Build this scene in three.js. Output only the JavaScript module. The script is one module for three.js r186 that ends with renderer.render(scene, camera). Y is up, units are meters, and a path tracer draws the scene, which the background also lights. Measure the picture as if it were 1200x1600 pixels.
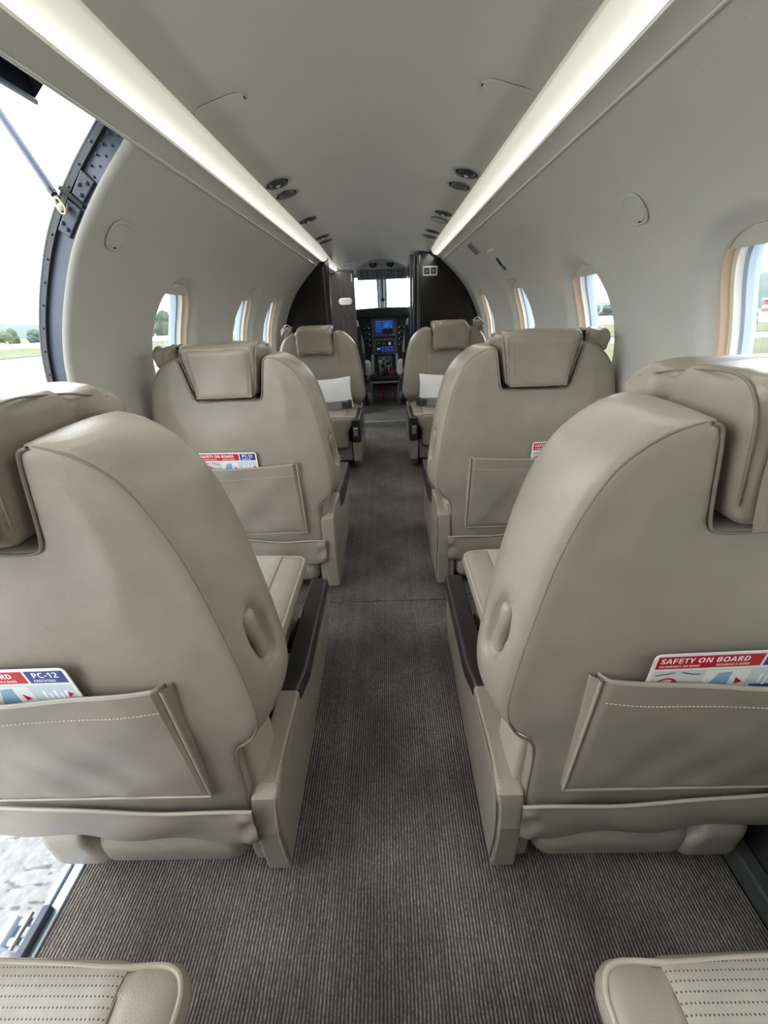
import * as THREE from 'three';
import { RoundedBoxGeometry } from 'three/addons/geometries/RoundedBoxGeometry.js';
import { mergeGeometries, mergeVertices } from 'three/addons/utils/BufferGeometryUtils.js';
import { RectAreaLightUniformsLib } from 'three/addons/lights/RectAreaLightUniformsLib.js';

// ---------------------------------------------------------------- camera, sky, light, exposure
const scene = new THREE.Scene();
const D2R = Math.PI / 180;
const camera = new THREE.PerspectiveCamera(2 * Math.atan(800 / 612.5) / D2R, 0.75, 0.02, 6000);
camera.position.set(0.033, 1.0, 0);
camera.rotation.set(-26.99 * D2R, 1.287 * D2R, -2.458 * D2R, 'YXZ');
const renderer = new THREE.WebGLRenderer({ antialias: true });
renderer.toneMapping = THREE.LinearToneMapping;
renderer.toneMappingExposure = 1.58;
renderer.shadowMap.enabled = true;
RectAreaLightUniformsLib.init();
// bright, even overcast
scene.background = new THREE.Color().setRGB(3.3, 3.4, 3.5);
const STRIP_POWER = 5.0, STRIP_COLOR = new THREE.Color().setRGB(1, 0.99, 0.91);

// ---------------------------------------------------------------- helpers
let seed = 7;
const rnd = () => { seed = (seed + 0x6d2b79f5) | 0; let t = Math.imul(seed ^ (seed >>> 15), 1 | seed); t = (t + Math.imul(t ^ (t >>> 7), 61 | t)) ^ t; return ((t ^ (t >>> 14)) >>> 0) / 4294967296; };
const V = (x, y, z) => new THREE.Vector3(x, y, z);
const lin = (r, g, b) => new THREE.Color().setRGB(r, g, b);
const clamp = (x, a, b) => Math.min(b, Math.max(a, x));
const sstep = (a, b, x) => { const t = clamp((x - a) / (b - a), 0, 1); return t * t * (3 - 2 * t); };
const lerp = (a, b, t) => a + (b - a) * t;
function hash2(i, j, s) { let h = Math.imul(i, 374761393) + Math.imul(j, 668265263) + Math.imul(s, 1442695041); h = Math.imul(h ^ (h >>> 13), 1274126177); return ((h ^ (h >>> 16)) >>> 0) / 4294967296; }
function vnoise(x, y, per, s) {                       // tiling value noise, period per cells
  const i = Math.floor(x), j = Math.floor(y), fx = x - i, fy = y - j, u = fx * fx * (3 - 2 * fx), v = fy * fy * (3 - 2 * fy);
  const m = (a) => ((a % per) + per) % per;
  return lerp(lerp(hash2(m(i), m(j), s), hash2(m(i + 1), m(j), s), u), lerp(hash2(m(i), m(j + 1), s), hash2(m(i + 1), m(j + 1), s), u), v);
}
function fbm(x, y, per, s, n = 4) { let a = 0, w = 0.5, t = 0; for (let k = 0; k < n; k++) { a += w * vnoise(x * (1 << k), y * (1 << k), per << k, s + k); t += w; w *= 0.5; } return a / t; }
function tex(size, fn, metres, srgb) {                 // fn(u,v) -> grey or [r,g,b] in 0..1
  const d = new Uint8Array(size * size * 4);
  for (let y = 0; y < size; y++) for (let x = 0; x < size; x++) {
    const c = fn((x + 0.5) / size, (y + 0.5) / size), o = (y * size + x) * 4, a = Array.isArray(c) ? c : [c, c, c];
    for (let k = 0; k < 3; k++) d[o + k] = clamp(Math.round(a[k] * 255), 0, 255); d[o + 3] = 255;
  }
  const t = new THREE.DataTexture(d, size, size); t.magFilter = THREE.LinearFilter; t.wrapS = t.wrapT = THREE.RepeatWrapping;
  if (srgb) t.colorSpace = THREE.SRGBColorSpace; t.repeat.set(1 / metres, 1 / metres); t.needsUpdate = true; return t;
}
const std = (color, roughness, extra = {}) => new THREE.MeshStandardMaterial({ color, roughness, side: THREE.DoubleSide, ...extra });
const phy = (color, roughness, extra = {}) => new THREE.MeshPhysicalMaterial({ color, roughness, side: THREE.DoubleSide, ...extra });
const taken = {};
function numbered(n) { if (!(n in taken)) { taken[n] = 0; return n; } taken[n]++; return n + '_' + String(taken[n]).padStart(3, '0'); }
function mesh(name, geo, mat, parent) { const m = new THREE.Mesh(geo, mat); m.name = name; m.castShadow = m.receiveShadow = true; parent.add(m); return m; }
function thing(name, label, category, pos = [0, 0, 0], turn = 0, group) {
  const o = new THREE.Group(); o.name = numbered(name); o.position.set(...pos); o.rotation.y = turn; o.userData = { label, category }; if (group) o.userData.group = group; scene.add(o); return o;
}
function single(name, geo, mat, label, category, group) { const m = mesh(numbered(name), geo, mat, scene); m.userData = { label, category }; if (group) m.userData.group = group; return m; }
function struct(name, geo, mat, label) { const m = mesh(name, geo, mat, scene); m.userData = { kind: 'structure' }; if (label) m.userData.label = label; return m; }
function structGroup(name, label) { const o = new THREE.Group(); o.name = name; o.userData = { kind: 'structure' }; if (label) o.userData.label = label; scene.add(o); return o; }
const merge = (list) => mergeGeometries(list.map((g) => { const q = g.index ? g.toNonIndexed() : g; for (const k of Object.keys(q.attributes)) if (!['position', 'normal', 'uv'].includes(k)) q.deleteAttribute(k); return q; }));
const tr = (g, x = 0, y = 0, z = 0, rx = 0, ry = 0, rz = 0) => { g.applyMatrix4(new THREE.Matrix4().compose(V(x, y, z), new THREE.Quaternion().setFromEuler(new THREE.Euler(rx, ry, rz)), V(1, 1, 1))); return g; };
const rbox = (w, h, d, r, x = 0, y = 0, z = 0, seg = 3) => tr(new RoundedBoxGeometry(w, h, d, seg, Math.min(r, w / 2.01, h / 2.01, d / 2.01)), x, y, z);
const cyl = (r0, r1, h, x = 0, y = 0, z = 0, rx = 0, ry = 0, rz = 0, n = 24) => tr(new THREE.CylinderGeometry(r0, r1, h, n), x, y, z, rx, ry, rz);
function tube(pts, r, seg, closed = false, rad = 8) { return new THREE.TubeGeometry(new THREE.CatmullRomCurve3(pts, closed, 'centripetal'), seg || pts.length * 4, r, rad, closed); }
function rod(a, b, r, n = 12) { const d = b.clone().sub(a), g = new THREE.CylinderGeometry(r, r, d.length(), n); g.applyQuaternion(new THREE.Quaternion().setFromUnitVectors(V(0, 1, 0), d.clone().normalize())); const m = a.clone().add(b).multiplyScalar(0.5); g.translate(m.x, m.y, m.z); return g; }
function mirrorX(g) { const q = g.clone(), p = q.attributes.position; for (let i = 0; i < p.count; i++) p.setX(i, -p.getX(i)); if (q.index) { const a = q.index.array; for (let i = 0; i < a.length; i += 3) { const t = a[i]; a[i] = a[i + 2]; a[i + 2] = t; } } else { for (const k of Object.keys(q.attributes)) { const at = q.attributes[k], n = at.itemSize; for (let i = 0; i < at.count; i += 3) for (let c = 0; c < n; c++) { const t = at.array[i * n + c]; at.array[i * n + c] = at.array[(i + 2) * n + c]; at.array[(i + 2) * n + c] = t; } } } q.computeVertexNormals(); return q; }
function grid(nu, nv, fn, flip) {                      // fn(u,v) -> Vector3; uv in metres along the two directions is set by caller when needed
  const p = [], uv = [], ix = [];
  for (let j = 0; j <= nv; j++) for (let i = 0; i <= nu; i++) { const q = fn(i / nu, j / nv); p.push(q.x, q.y, q.z); uv.push(q.u ?? q.x + 0.4 * q.z, q.v ?? q.y + 0.4 * q.z); }
  for (let j = 0; j < nv; j++) for (let i = 0; i < nu; i++) { const a = j * (nu + 1) + i, b = a + 1, c = a + nu + 1, d = c + 1; flip ? ix.push(a, c, b, b, c, d) : ix.push(a, b, c, b, d, c); }
  const g = new THREE.BufferGeometry(); g.setAttribute('position', new THREE.Float32BufferAttribute(p, 3)); g.setAttribute('uv', new THREE.Float32BufferAttribute(uv, 2)); g.setIndex(ix); g.computeVertexNormals(); return g;
}
function nets(f, [x0, y0, z0, x1, y1, z1], h) {        // surface nets mesh of a signed distance
  const nx = Math.ceil((x1 - x0) / h) + 2, ny = Math.ceil((y1 - y0) / h) + 2, nz = Math.ceil((z1 - z0) / h) + 2;
  x0 -= h; y0 -= h; z0 -= h;
  const val = new Float32Array(nx * ny * nz), id = new Int32Array(nx * ny * nz).fill(-1), at = (i, j, k) => (k * ny + j) * nx + i;
  for (let k = 0; k < nz; k++) for (let j = 0; j < ny; j++) for (let i = 0; i < nx; i++) val[at(i, j, k)] = f(x0 + i * h, y0 + j * h, z0 + k * h);
  const pos = [], uv = [], ix = [], C = [[0, 0, 0], [1, 0, 0], [0, 1, 0], [1, 1, 0], [0, 0, 1], [1, 0, 1], [0, 1, 1], [1, 1, 1]], E = [[0, 1], [2, 3], [4, 5], [6, 7], [0, 2], [1, 3], [4, 6], [5, 7], [0, 4], [1, 5], [2, 6], [3, 7]];
  for (let k = 0; k < nz - 1; k++) for (let j = 0; j < ny - 1; j++) for (let i = 0; i < nx - 1; i++) {
    let n = 0, sx = 0, sy = 0, sz = 0; const v = C.map(([a, b, c]) => val[at(i + a, j + b, k + c)]);
    for (const [a, b] of E) if ((v[a] < 0) !== (v[b] < 0)) { const t = v[a] / (v[a] - v[b]); n++; sx += lerp(C[a][0], C[b][0], t); sy += lerp(C[a][1], C[b][1], t); sz += lerp(C[a][2], C[b][2], t); }
    if (!n) continue;
    const x = x0 + (i + sx / n) * h, y = y0 + (j + sy / n) * h, z = z0 + (k + sz / n) * h;
    id[at(i, j, k)] = pos.length / 3; pos.push(x, y, z); uv.push(x + 0.7 * z, y - 0.7 * z);
  }
  const quad = (a, b, c, d, flip) => { if (a < 0 || b < 0 || c < 0 || d < 0) return; flip ? ix.push(a, c, b, a, d, c) : ix.push(a, b, c, a, c, d); };
  for (let k = 1; k < nz - 1; k++) for (let j = 1; j < ny - 1; j++) for (let i = 1; i < nx - 1; i++) {
    const s = val[at(i, j, k)] < 0;
    if (s !== val[at(i + 1, j, k)] < 0) quad(id[at(i, j - 1, k - 1)], id[at(i, j, k - 1)], id[at(i, j, k)], id[at(i, j - 1, k)], !s);
    if (s !== val[at(i, j + 1, k)] < 0) quad(id[at(i - 1, j, k - 1)], id[at(i - 1, j, k)], id[at(i, j, k)], id[at(i, j, k - 1)], !s);
    if (s !== val[at(i, j, k + 1)] < 0) quad(id[at(i - 1, j - 1, k)], id[at(i, j - 1, k)], id[at(i, j, k)], id[at(i - 1, j, k)], !s);
  }
  const g = new THREE.BufferGeometry(); g.setAttribute('position', new THREE.Float32BufferAttribute(pos, 3)); g.setAttribute('uv', new THREE.Float32BufferAttribute(uv, 2)); g.setIndex(ix); g.computeVertexNormals(); return g;
}
const smax = (a, b, k) => { const h = Math.max(k - Math.abs(a - b), 0) / k; return Math.max(a, b) + h * h * k * 0.25; };
const smin = (a, b, k) => -smax(-a, -b, k);
const sbox = (x, y, z, cx, cy, cz, hx, hy, hz, r) => { const a = Math.abs(x - cx) - hx + r, b = Math.abs(y - cy) - hy + r, c = Math.abs(z - cz) - hz + r; return Math.hypot(Math.max(a, 0), Math.max(b, 0), Math.max(c, 0)) + Math.min(Math.max(a, b, c), 0) - r; };
function polySd(P, x, y) { let d = 1e9, s = 1; for (let i = 0, j = P.length - 1; i < P.length; j = i++) { const ex = P[j][0] - P[i][0], ey = P[j][1] - P[i][1], wx = x - P[i][0], wy = y - P[i][1], t = clamp((wx * ex + wy * ey) / (ex * ex + ey * ey), 0, 1), bx = wx - ex * t, by = wy - ey * t; d = Math.min(d, bx * bx + by * by); const c1 = y >= P[i][1], c2 = y < P[j][1], c3 = ex * wy > ey * wx; if ((c1 && c2 && c3) || (!c1 && !c2 && !c3)) s = -s; } return s * Math.sqrt(d); }
function stitches(pts, step, len, r) {                 // short thread dashes along a polyline
  const c = new THREE.CatmullRomCurve3(pts, false, 'centripetal'), L = c.getLength(), out = [], n = Math.floor(L / step);
  for (let i = 0; i < n; i++) { const a = c.getPointAt((i + 0.15) / n), b = c.getPointAt(Math.min(1, (i + 0.15 + len / step) / n)); out.push(rod(a, b, r, 5)); }
  return merge(out);
}
const capsule2D = (w, h, r = Math.min(w, h) / 2) => { const s = new THREE.Shape(), x = w / 2, y = h / 2; s.moveTo(-x + r, -y); s.lineTo(x - r, -y); s.absarc(x - r, -y + r, r, -Math.PI / 2, 0); s.lineTo(x, y - r); s.absarc(x - r, y - r, r, 0, Math.PI / 2); s.lineTo(-x + r, y); s.absarc(-x + r, y - r, r, Math.PI / 2, Math.PI); s.lineTo(-x, -y + r); s.absarc(-x + r, -y + r, r, Math.PI, 1.5 * Math.PI); return s; };
const ext = (shape, depth, bevel = 0.001, seg = 2, curve = 10) => new THREE.ExtrudeGeometry(shape, { depth, bevelEnabled: bevel > 0, bevelThickness: bevel, bevelSize: bevel, bevelSegments: seg, curveSegments: curve });
const shapeOf = (pts) => new THREE.Shape(pts.map(([a, b]) => new THREE.Vector2(a, b)));

// ---------------------------------------------------------------- materials
const leatherBump = tex(512, (u, v) => { let d1 = 9, d2 = 9; const n = 90, x = u * n, y = v * n, i = Math.floor(x), j = Math.floor(y); for (let a = -1; a <= 1; a++) for (let b = -1; b <= 1; b++) { const ii = (i + a + n) % n, jj = (j + b + n) % n, d = Math.hypot(i + a + hash2(ii, jj, 1) - x, j + b + hash2(ii, jj, 2) - y); if (d < d1) { d2 = d1; d1 = d; } else if (d < d2) d2 = d; } return 0.55 * Math.min(1, (d2 - d1) * 2.2) + 0.45 * fbm(u * 6, v * 6, 6, 5, 3); }, 0.16);
const leatherTone = tex(256, (u, v) => { const a = fbm(u * 4, v * 4, 4, 21, 5), b = fbm(u * 12, v * 12, 12, 31, 3), t = 0.93 + 0.1 * (a - 0.5) + 0.05 * (b - 0.5); return [t, t * 0.998, t * 0.99]; }, 0.5, true);
const M = {};
M.leather = phy(lin(0.368, 0.337, 0.284), 0.27, { map: leatherTone, bumpMap: leatherBump, bumpScale: 0.00025, specularIntensity: 0.9 });
M.leatherHead = phy(lin(0.325, 0.294, 0.240), 0.28, { map: leatherTone, bumpMap: leatherBump, bumpScale: 0.00025, specularIntensity: 0.9 });
M.leatherSeam = std(lin(0.20, 0.175, 0.135), 0.6);
M.leatherPipe = phy(lin(0.40, 0.37, 0.305), 0.34);
M.thread = std(lin(0.62, 0.58, 0.50), 0.8);
const perf = tex(512, (u, v) => { const n = 28, m = 16, dx = (u * n) % 1 - 0.5, dy = ((v * m) % 1 - 0.5) * n / m, d = Math.hypot(dx, dy), t = 0.9 + 0.08 * fbm(u * 8, v * 8, 8, 3, 3); return d < 0.16 ? 0.3 : t; }, 0.115, true);
const perfBump = tex(512, (u, v) => { const n = 28, m = 16, d = Math.hypot((u * n) % 1 - 0.5, ((v * m) % 1 - 0.5) * n / m); return (d < 0.16 ? 0.2 : 0.8) + 0.2 * fbm(u * 30, v * 30, 30, 9, 2); }, 0.115);
M.perforated = phy(lin(0.43, 0.405, 0.355), 0.45, { map: perf, bumpMap: perfBump, bumpScale: 0.0012 });
M.armDark = phy(lin(0.022, 0.021, 0.022), 0.34, { clearcoat: 0.25, clearcoatRoughness: 0.3 });
const wallTone = tex(256, (u, v) => { const t = 0.965 + 0.05 * (fbm(u * 5, v * 5, 5, 11, 5) - 0.5); return [t, t, t * 0.995]; }, 1.1, true);
const wallBump = tex(256, (u, v) => fbm(u * 60, v * 60, 60, 17, 2), 0.2);
M.wall = phy(lin(0.62, 0.62, 0.575), 0.45, { map: wallTone, bumpMap: wallBump, bumpScale: 0.0003 });
M.ceil = phy(lin(0.62, 0.618, 0.575), 0.5, { map: wallTone, bumpMap: wallBump, bumpScale: 0.0003 });
M.plate = phy(lin(0.61, 0.608, 0.56), 0.45);
M.gap = std(lin(0.05, 0.05, 0.045), 0.9);
M.tan = std(lin(0.52, 0.385, 0.275), 0.5);
M.cream = std(lin(0.80, 0.74, 0.62), 0.45);
M.white = std(lin(0.80, 0.80, 0.78), 0.5);
M.blueRing = std(lin(0.42, 0.50, 0.60), 0.4);
M.frameBlue = phy(lin(0.085, 0.112, 0.160), 0.4, { map: tex(128, (u, v) => 0.86 + 0.26 * (fbm(u * 4, v * 4, 4, 51, 4) - 0.5), 0.3, true) });
M.seal = std(lin(0.028, 0.034, 0.042), 0.55);
M.sill = phy(lin(0.42, 0.50, 0.60), 0.35, { metalness: 0.4 });
M.steel = std(lin(0.55, 0.56, 0.58), 0.3, { metalness: 0.9 });
M.chrome = std(lin(0.75, 0.75, 0.75), 0.16, { metalness: 1 });
M.darkMetal = std(lin(0.10, 0.10, 0.095), 0.35, { metalness: 0.6 });
M.bezelMetal = std(lin(0.28, 0.28, 0.27), 0.3, { metalness: 0.8 });
M.smoked = phy(lin(0.10, 0.10, 0.10), 0.1);
M.railGrey = std(lin(0.062, 0.068, 0.066), 0.5, { metalness: 0.2 });
M.black = std(lin(0.012, 0.012, 0.013), 0.7);
M.blackGloss = phy(lin(0.012, 0.012, 0.013), 0.25);
M.brass = std(lin(0.75, 0.62, 0.30), 0.3, { metalness: 0.8 });
M.wood = phy(lin(0.011, 0.009, 0.0085), 0.2, { map: tex(256, (u, v) => { const g = fbm(u * 24 + 2 * fbm(u * 3, v * 3, 3, 4, 2), v * 2, 24, 8, 3); return 0.6 + 0.5 * g; }, 0.5, true), specularIntensity: 0.7 });
M.woodLight = phy(lin(0.052, 0.041, 0.037), 0.4, { map: M.wood.map, clearcoat: 0.2, clearcoatRoughness: 0.2 });
M.panelGrey = std(lin(0.27, 0.31, 0.35), 0.5);
M.ckWhite = std(lin(0.50, 0.52, 0.52), 0.6);
M.ckDark = std(lin(0.016, 0.018, 0.021), 0.6);
M.bezel = std(lin(0.11, 0.125, 0.14), 0.5);
M.sheepskin = std(lin(0.66, 0.60, 0.50), 0.95);
M.pillow = std(lin(0.80, 0.80, 0.78), 0.9);
M.belt = std(lin(0.20, 0.20, 0.195), 0.6, { bumpMap: tex(64, (u, v) => 0.5 + 0.5 * Math.sin(u * 2 * Math.PI * 8) * Math.sin(v * 2 * Math.PI * 8), 0.02), bumpScale: 0.0006 });
M.red = std(lin(0.52, 0.025, 0.02), 0.45);
M.glass = phy(lin(0.97, 0.98, 0.99), 0.02, { transmission: 1, thickness: 0, ior: 1.45 });
M.lens = phy(lin(0.75, 0.78, 0.78), 0.12, { clearcoat: 0.6 });
// ribbed carpet: rows of twisted loops 6 mm apart running fore and aft
const carpetAt = (u, v) => { const n = 64, wob = 0.35 * (fbm(u * 16, v * 16, 16, 61, 2) - 0.5), x = u * n + wob, r = ((Math.floor(x) % n) + n) % n, fx = x - Math.floor(x), row = Math.pow(Math.sin(Math.PI * fx), 0.9), tw = vnoise(r * 3.7 + fx * 1.2, v * 90, 90 * 64, 67), tw2 = vnoise(r * 5.1 + fx * 2.5, v * 180, 180 * 64, 68); return [row, tw, tw2, r]; };
const carpetBump = tex(1024, (u, v) => { const [row, tw, tw2] = carpetAt(u, v); return clamp(row * (0.55 + 0.3 * tw + 0.25 * tw2), 0, 1); }, 0.4);
const carpetTone = tex(1024, (u, v) => { const [row, tw, tw2, r] = carpetAt(u, v), big = fbm(u * 3, v * 3, 3, 71, 5), t = (0.19 + row * (0.26 + 0.12 * (tw - 0.5) + 0.14 * (tw2 - 0.5) + 0.05 * (hash2(r, 1, 9) - 0.5))) * (1 + 0.55 * (big - 0.5)); return [t * 1.05, t, t * 0.94]; }, 0.4, true);
M.carpet = phy(lin(1, 1, 1), 1, { sheen: 1.0, sheenRoughness: 0.45, sheenColor: lin(0.75, 0.73, 0.70), map: carpetTone, bumpMap: carpetBump, bumpScale: 0.003 });
M.concrete = std(lin(0.27, 0.27, 0.27), 0.95, { map: tex(512, (u, v) => { const f = fbm(u * 48, v * 48, 48, 77, 3), g = fbm(u * 20 + 0.5 * f, v * 60, 60 * 64, 79, 2); return 0.88 + 0.14 * (fbm(u * 8, v * 8, 8, 81, 5) - 0.5) + 0.25 * (f - 0.5) - 0.25 * sstep(0.64, 0.78, g); }, 1.2, true) });
M.grass = std(lin(0.165, 0.165, 0.085), 1, { map: tex(256, (u, v) => { const a = fbm(u * 5, v * 5, 5, 91, 5); return [0.75 + 0.4 * (a - 0.5), 0.8 + 0.3 * (a - 0.5), 0.7 + 0.3 * (a - 0.5)]; }, 30, true) });
M.leaf = [std(lin(0.055, 0.085, 0.050), 1), std(lin(0.085, 0.11, 0.05), 1), std(lin(0.055, 0.085, 0.060), 1)];
M.bark = std(lin(0.10, 0.08, 0.06), 1);
M.hill = std(lin(0.055, 0.095, 0.055), 1, { map: tex(256, (u, v) => 0.8 + 0.5 * (fbm(u * 8, v * 8, 8, 95, 5) - 0.5), 300, true) });

// ---------------------------------------------------------------- cabin section: half profile from floor to centre of the ceiling
const WALL = new THREE.CatmullRomCurve3([[0.70, -0.02], [0.735, 0.15], [0.765, 0.33], [0.785, 0.50], [0.790, 0.68], [0.780, 0.82], [0.768, 0.90], [0.744, 0.975], [0.701, 1.064], [0.645, 1.153], [0.5635, 1.242], [0.466, 1.328]].map(([x, y]) => V(x, y, 0)), false, 'centripetal');
WALL.arcLengthDivisions = 400;
function wallAt(s, off = 0) { const p = WALL.getPointAt(clamp(s, 0, 1)), t = WALL.getTangentAt(clamp(s, 0, 1)); return [p.x + t.y * off, p.y - t.x * off]; }   // off > 0: outward
const sOfY = (y) => { let a = 0, b = 1; for (let i = 0; i < 40; i++) { const m = (a + b) / 2; WALL.getPointAt(m).y < y ? (a = m) : (b = m); } return (a + b) / 2; };
const WLEN = WALL.getLength();
const WIN_Y = 0.915, WIN_S = sOfY(WIN_Y), WIN_HZ = 0.135, WIN_HS = 0.205;
const hole = (th, hz, hs) => { const c = Math.cos(th), s = Math.sin(th), e = 2 / 2.7; return [Math.sign(c) * Math.pow(Math.abs(c), e) * hz, Math.sign(s) * Math.pow(Math.abs(s), e) * hs]; };
const NS = 36, NZ = 12;
const S0 = sOfY(0.26);
// one bay of wall [za (forward), zb (aft)], with a window at zw or none; lip curls outward round the opening
function bay(side, za, zb, zw) {
  const wp = (s, z, off) => { const [x, y] = wallAt(s, off); const q = V(side * x, y, z); q.u = z; q.v = s * WLEN; return q; };
  if (zw === undefined) return grid(Math.max(2, Math.round((zb - za) / 0.05)), NS, (u, v) => wp(lerp(S0, 1, v), lerp(za, zb, u), 0), side < 0);
  const ring = [];
  for (let i = 0; i < NS; i++) ring.push([zb, lerp(S0, 1, i / NS)]);
  for (let i = 0; i < NZ; i++) ring.push([lerp(zb, za, i / NZ), 1]);
  for (let i = 0; i < NS; i++) ring.push([za, lerp(1, S0, i / NS)]);
  for (let i = 0; i < NZ; i++) ring.push([lerp(za, zb, i / NZ), S0]);
  const N = ring.length, R = 20;
  return grid(N, R, (u, t) => {
    const [rz, rs] = ring[Math.round(u * N) % N], dz = rz - zw, ds = (rs - WIN_S) * WLEN;
    // direction to the ring point, in hole shape terms
    const th = Math.atan2(ds / WIN_HS, dz / WIN_HZ), [hz, hs] = hole(th, WIN_HZ, WIN_HS), tt = t * t * 0.65 + t * 0.35;
    const z = zw + lerp(hz, dz, tt), s = WIN_S + lerp(hs, ds, tt) / WLEN, dist = Math.hypot(lerp(hz, dz, tt) - hz, lerp(hs, ds, tt) - hs);
    return wp(s, z, 0.028 * Math.pow(1 - sstep(0, 0.06, dist), 1.6));
  }, side < 0);
}
function wallMesh(name, side, bays, label) {
  const g = mergeVertices(mergeGeometries(bays.map((b) => bay(side, ...b))), 1e-4); g.deleteAttribute('normal'); g.computeVertexNormals();
  return struct(name, g, M.wall, label);
}
const RW = [0.68, -0.06, -0.845, -1.565, -2.32, -3.13], LW = [-1.62, -2.415, -2.985];
const DOOR_Z = -1.06, BULK_Z = -3.44, REAR_Z = 1.15;
wallMesh('wall_right', 1, [[0.31, REAR_Z, RW[0]], [-0.44, 0.31, RW[1]], [-1.19, -0.44, RW[2]], [-1.94, -1.19, RW[3]], [-2.72, -1.94, RW[4]], [BULK_Z - 0.03, -2.72, RW[5]]], 'curved cream sidewall panel with a row of oval windows');
wallMesh('wall_left', -1, [[-1.32, DOOR_Z], [-2.01, -1.32, LW[0]], [-2.70, -2.01, LW[1]], [BULK_Z - 0.03, -2.70, LW[2]]], 'curved cream sidewall panel forward of the cargo doorway');
{ const g = bay(-1, 0.36, REAR_Z); struct('wall_left_rear', g, M.wall, 'curved cream sidewall aft of the cargo doorway'); }
// lower sidewall (dark kick panel) and outer skin
function strip(side, za, zb, sa, sb, off, n = 14) { return grid(2, n, (u, v) => { const s = lerp(sa, sb, v), [x, y] = wallAt(s, off), q = V(side * x, y, lerp(za, zb, u)); q.u = q.z; q.v = s * WLEN; return q; }, side < 0); }
struct('trim_1', strip(1, BULK_Z, REAR_Z, 0, S0, 0), M.black, 'black lower sidewall kick panel on the right side');
struct('trim_2', strip(-1, BULK_Z, DOOR_Z, 0, S0, 0), M.black, 'black lower sidewall kick panel forward of the cargo doorway');
struct('trim_3', strip(-1, 0.36, REAR_Z, 0, S0, 0), M.black, 'black lower sidewall kick panel aft of the cargo doorway');
function skin(name, side, za, zb, wins) {              // outer skin with window cut-outs
  const out = [], cuts = [...wins].sort((a, b) => a - b), h = WIN_HZ + 0.03; let z = za;
  for (const w of cuts) { out.push(strip(side, z, w - h, 0, 1, 0.08, 30)); out.push(strip(side, w - h, w + h, 0, WIN_S - (WIN_HS + 0.03) / WLEN, 0.08, 16)); out.push(strip(side, w - h, w + h, WIN_S + (WIN_HS + 0.03) / WLEN, 1, 0.08, 12)); z = w + h; }
  out.push(strip(side, z, zb, 0, 1, 0.08, 30)); return struct(name, mergeGeometries(out), M.white);
}
skin('wall_right_outer', 1, -4.3, REAR_Z, RW); skin('wall_left_outer', -1, BULK_Z - 0.06, DOOR_Z - 0.1, LW); skin('wall_left_rear_outer', -1, 0.42, REAR_Z, []);

// windows: tan shade frame, cream bead, blue-grey outer frame, pane, raised shade
let winN = 0;
function windowUnit(side, zw) {
  const w = structGroup('window_' + (++winN));
  const ringPt = (th, grow, off) => { const [hz, hs] = hole(th, WIN_HZ + grow, WIN_HS + grow); const [x, y] = wallAt(WIN_S + hs / WLEN, off); return V(side * x, y, zw + hz); };
  const band = (g0, o0, g1, o1, n = 3) => grid(72, n, (u, v) => ringPt(u * 2 * Math.PI, lerp(g0, g1, v), lerp(o0, o1, v)), side > 0);
  mesh('shade_frame', band(0.002, 0.026, -0.003, 0.046), M.tan, w);
  mesh('bead', merge([band(-0.003, 0.045, -0.011, 0.047), band(-0.011, 0.047, -0.011, 0.052)]), M.cream, w);
  mesh('inner_frame', band(-0.011, 0.052, -0.013, 0.062), M.white, w);
  mesh('outer_frame', merge([band(-0.013, 0.062, -0.020, 0.065), band(-0.020, 0.065, -0.020, 0.090), band(-0.020, 0.090, 0.06, 0.084)]), M.blueRing, w);
  mesh('pane', grid(48, 6, (u, v) => { const th = u * 2 * Math.PI, [hz, hs] = hole(th, (WIN_HZ - 0.020) * v, (WIN_HS - 0.020) * v), [x, y] = wallAt(WIN_S + hs / WLEN, 0.080); return V(side * x, y, zw + hz); }), M.glass, w);
  // blind rolled up into the top of the frame
  const zl = (WIN_HZ - 0.004) * Math.pow(1 - Math.pow(0.82, 2.7), 1 / 2.7);
  mesh('raised_blind', grid(20, 6, (u, v) => { const hz = lerp(-1, 1, u) * zl, lim = (WIN_HS - 0.004) * Math.pow(Math.max(0, 1 - Math.pow(Math.abs(hz) / WIN_HZ, 2.7)), 1 / 2.7), hs = lerp(WIN_HS * 0.80, Math.max(lim, WIN_HS * 0.802), v), [x, y] = wallAt(WIN_S + hs / WLEN, 0.042 - 0.010 * v); return V(side * x, y, zw + hz); }), M.plate, w);
}
for (const z of RW) windowUnit(1, z);
for (const z of LW) windowUnit(-1, z);

// ceiling centre vault, side valances
const CEIL = new THREE.CatmullRomCurve3([[0.372, 1.398], [0.325, 1.411], [0.25, 1.428], [0.15, 1.443], [0, 1.452]].map(([x, y]) => V(x, y, 0)), false, 'centripetal');
const ceilY = (x) => { let a = 0, b = 1; for (let i = 0; i < 30; i++) { const m = (a + b) / 2; CEIL.getPoint(m).x > Math.abs(x) ? (a = m) : (b = m); } return CEIL.getPoint((a + b) / 2).y; };
const HEAD_Z = -4.20;
const ceilPt = (x, z) => { const f = sstep(-2.9, -4.05, z), y0 = ceilY(x), arch = 1.362 + 0.070 * Math.max(0, Math.cos(clamp(x / 0.24, -1, 1) * Math.PI / 2)); const q = V(x, lerp(y0, arch, f), z); q.u = x; q.v = z; return q; };
struct('ceiling', grid(48, 90, (u, v) => ceilPt(lerp(-0.372, 0.372, u), lerp(HEAD_Z, REAR_Z, v)), true), M.ceil, 'cream vaulted cabin ceiling panel');
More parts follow.
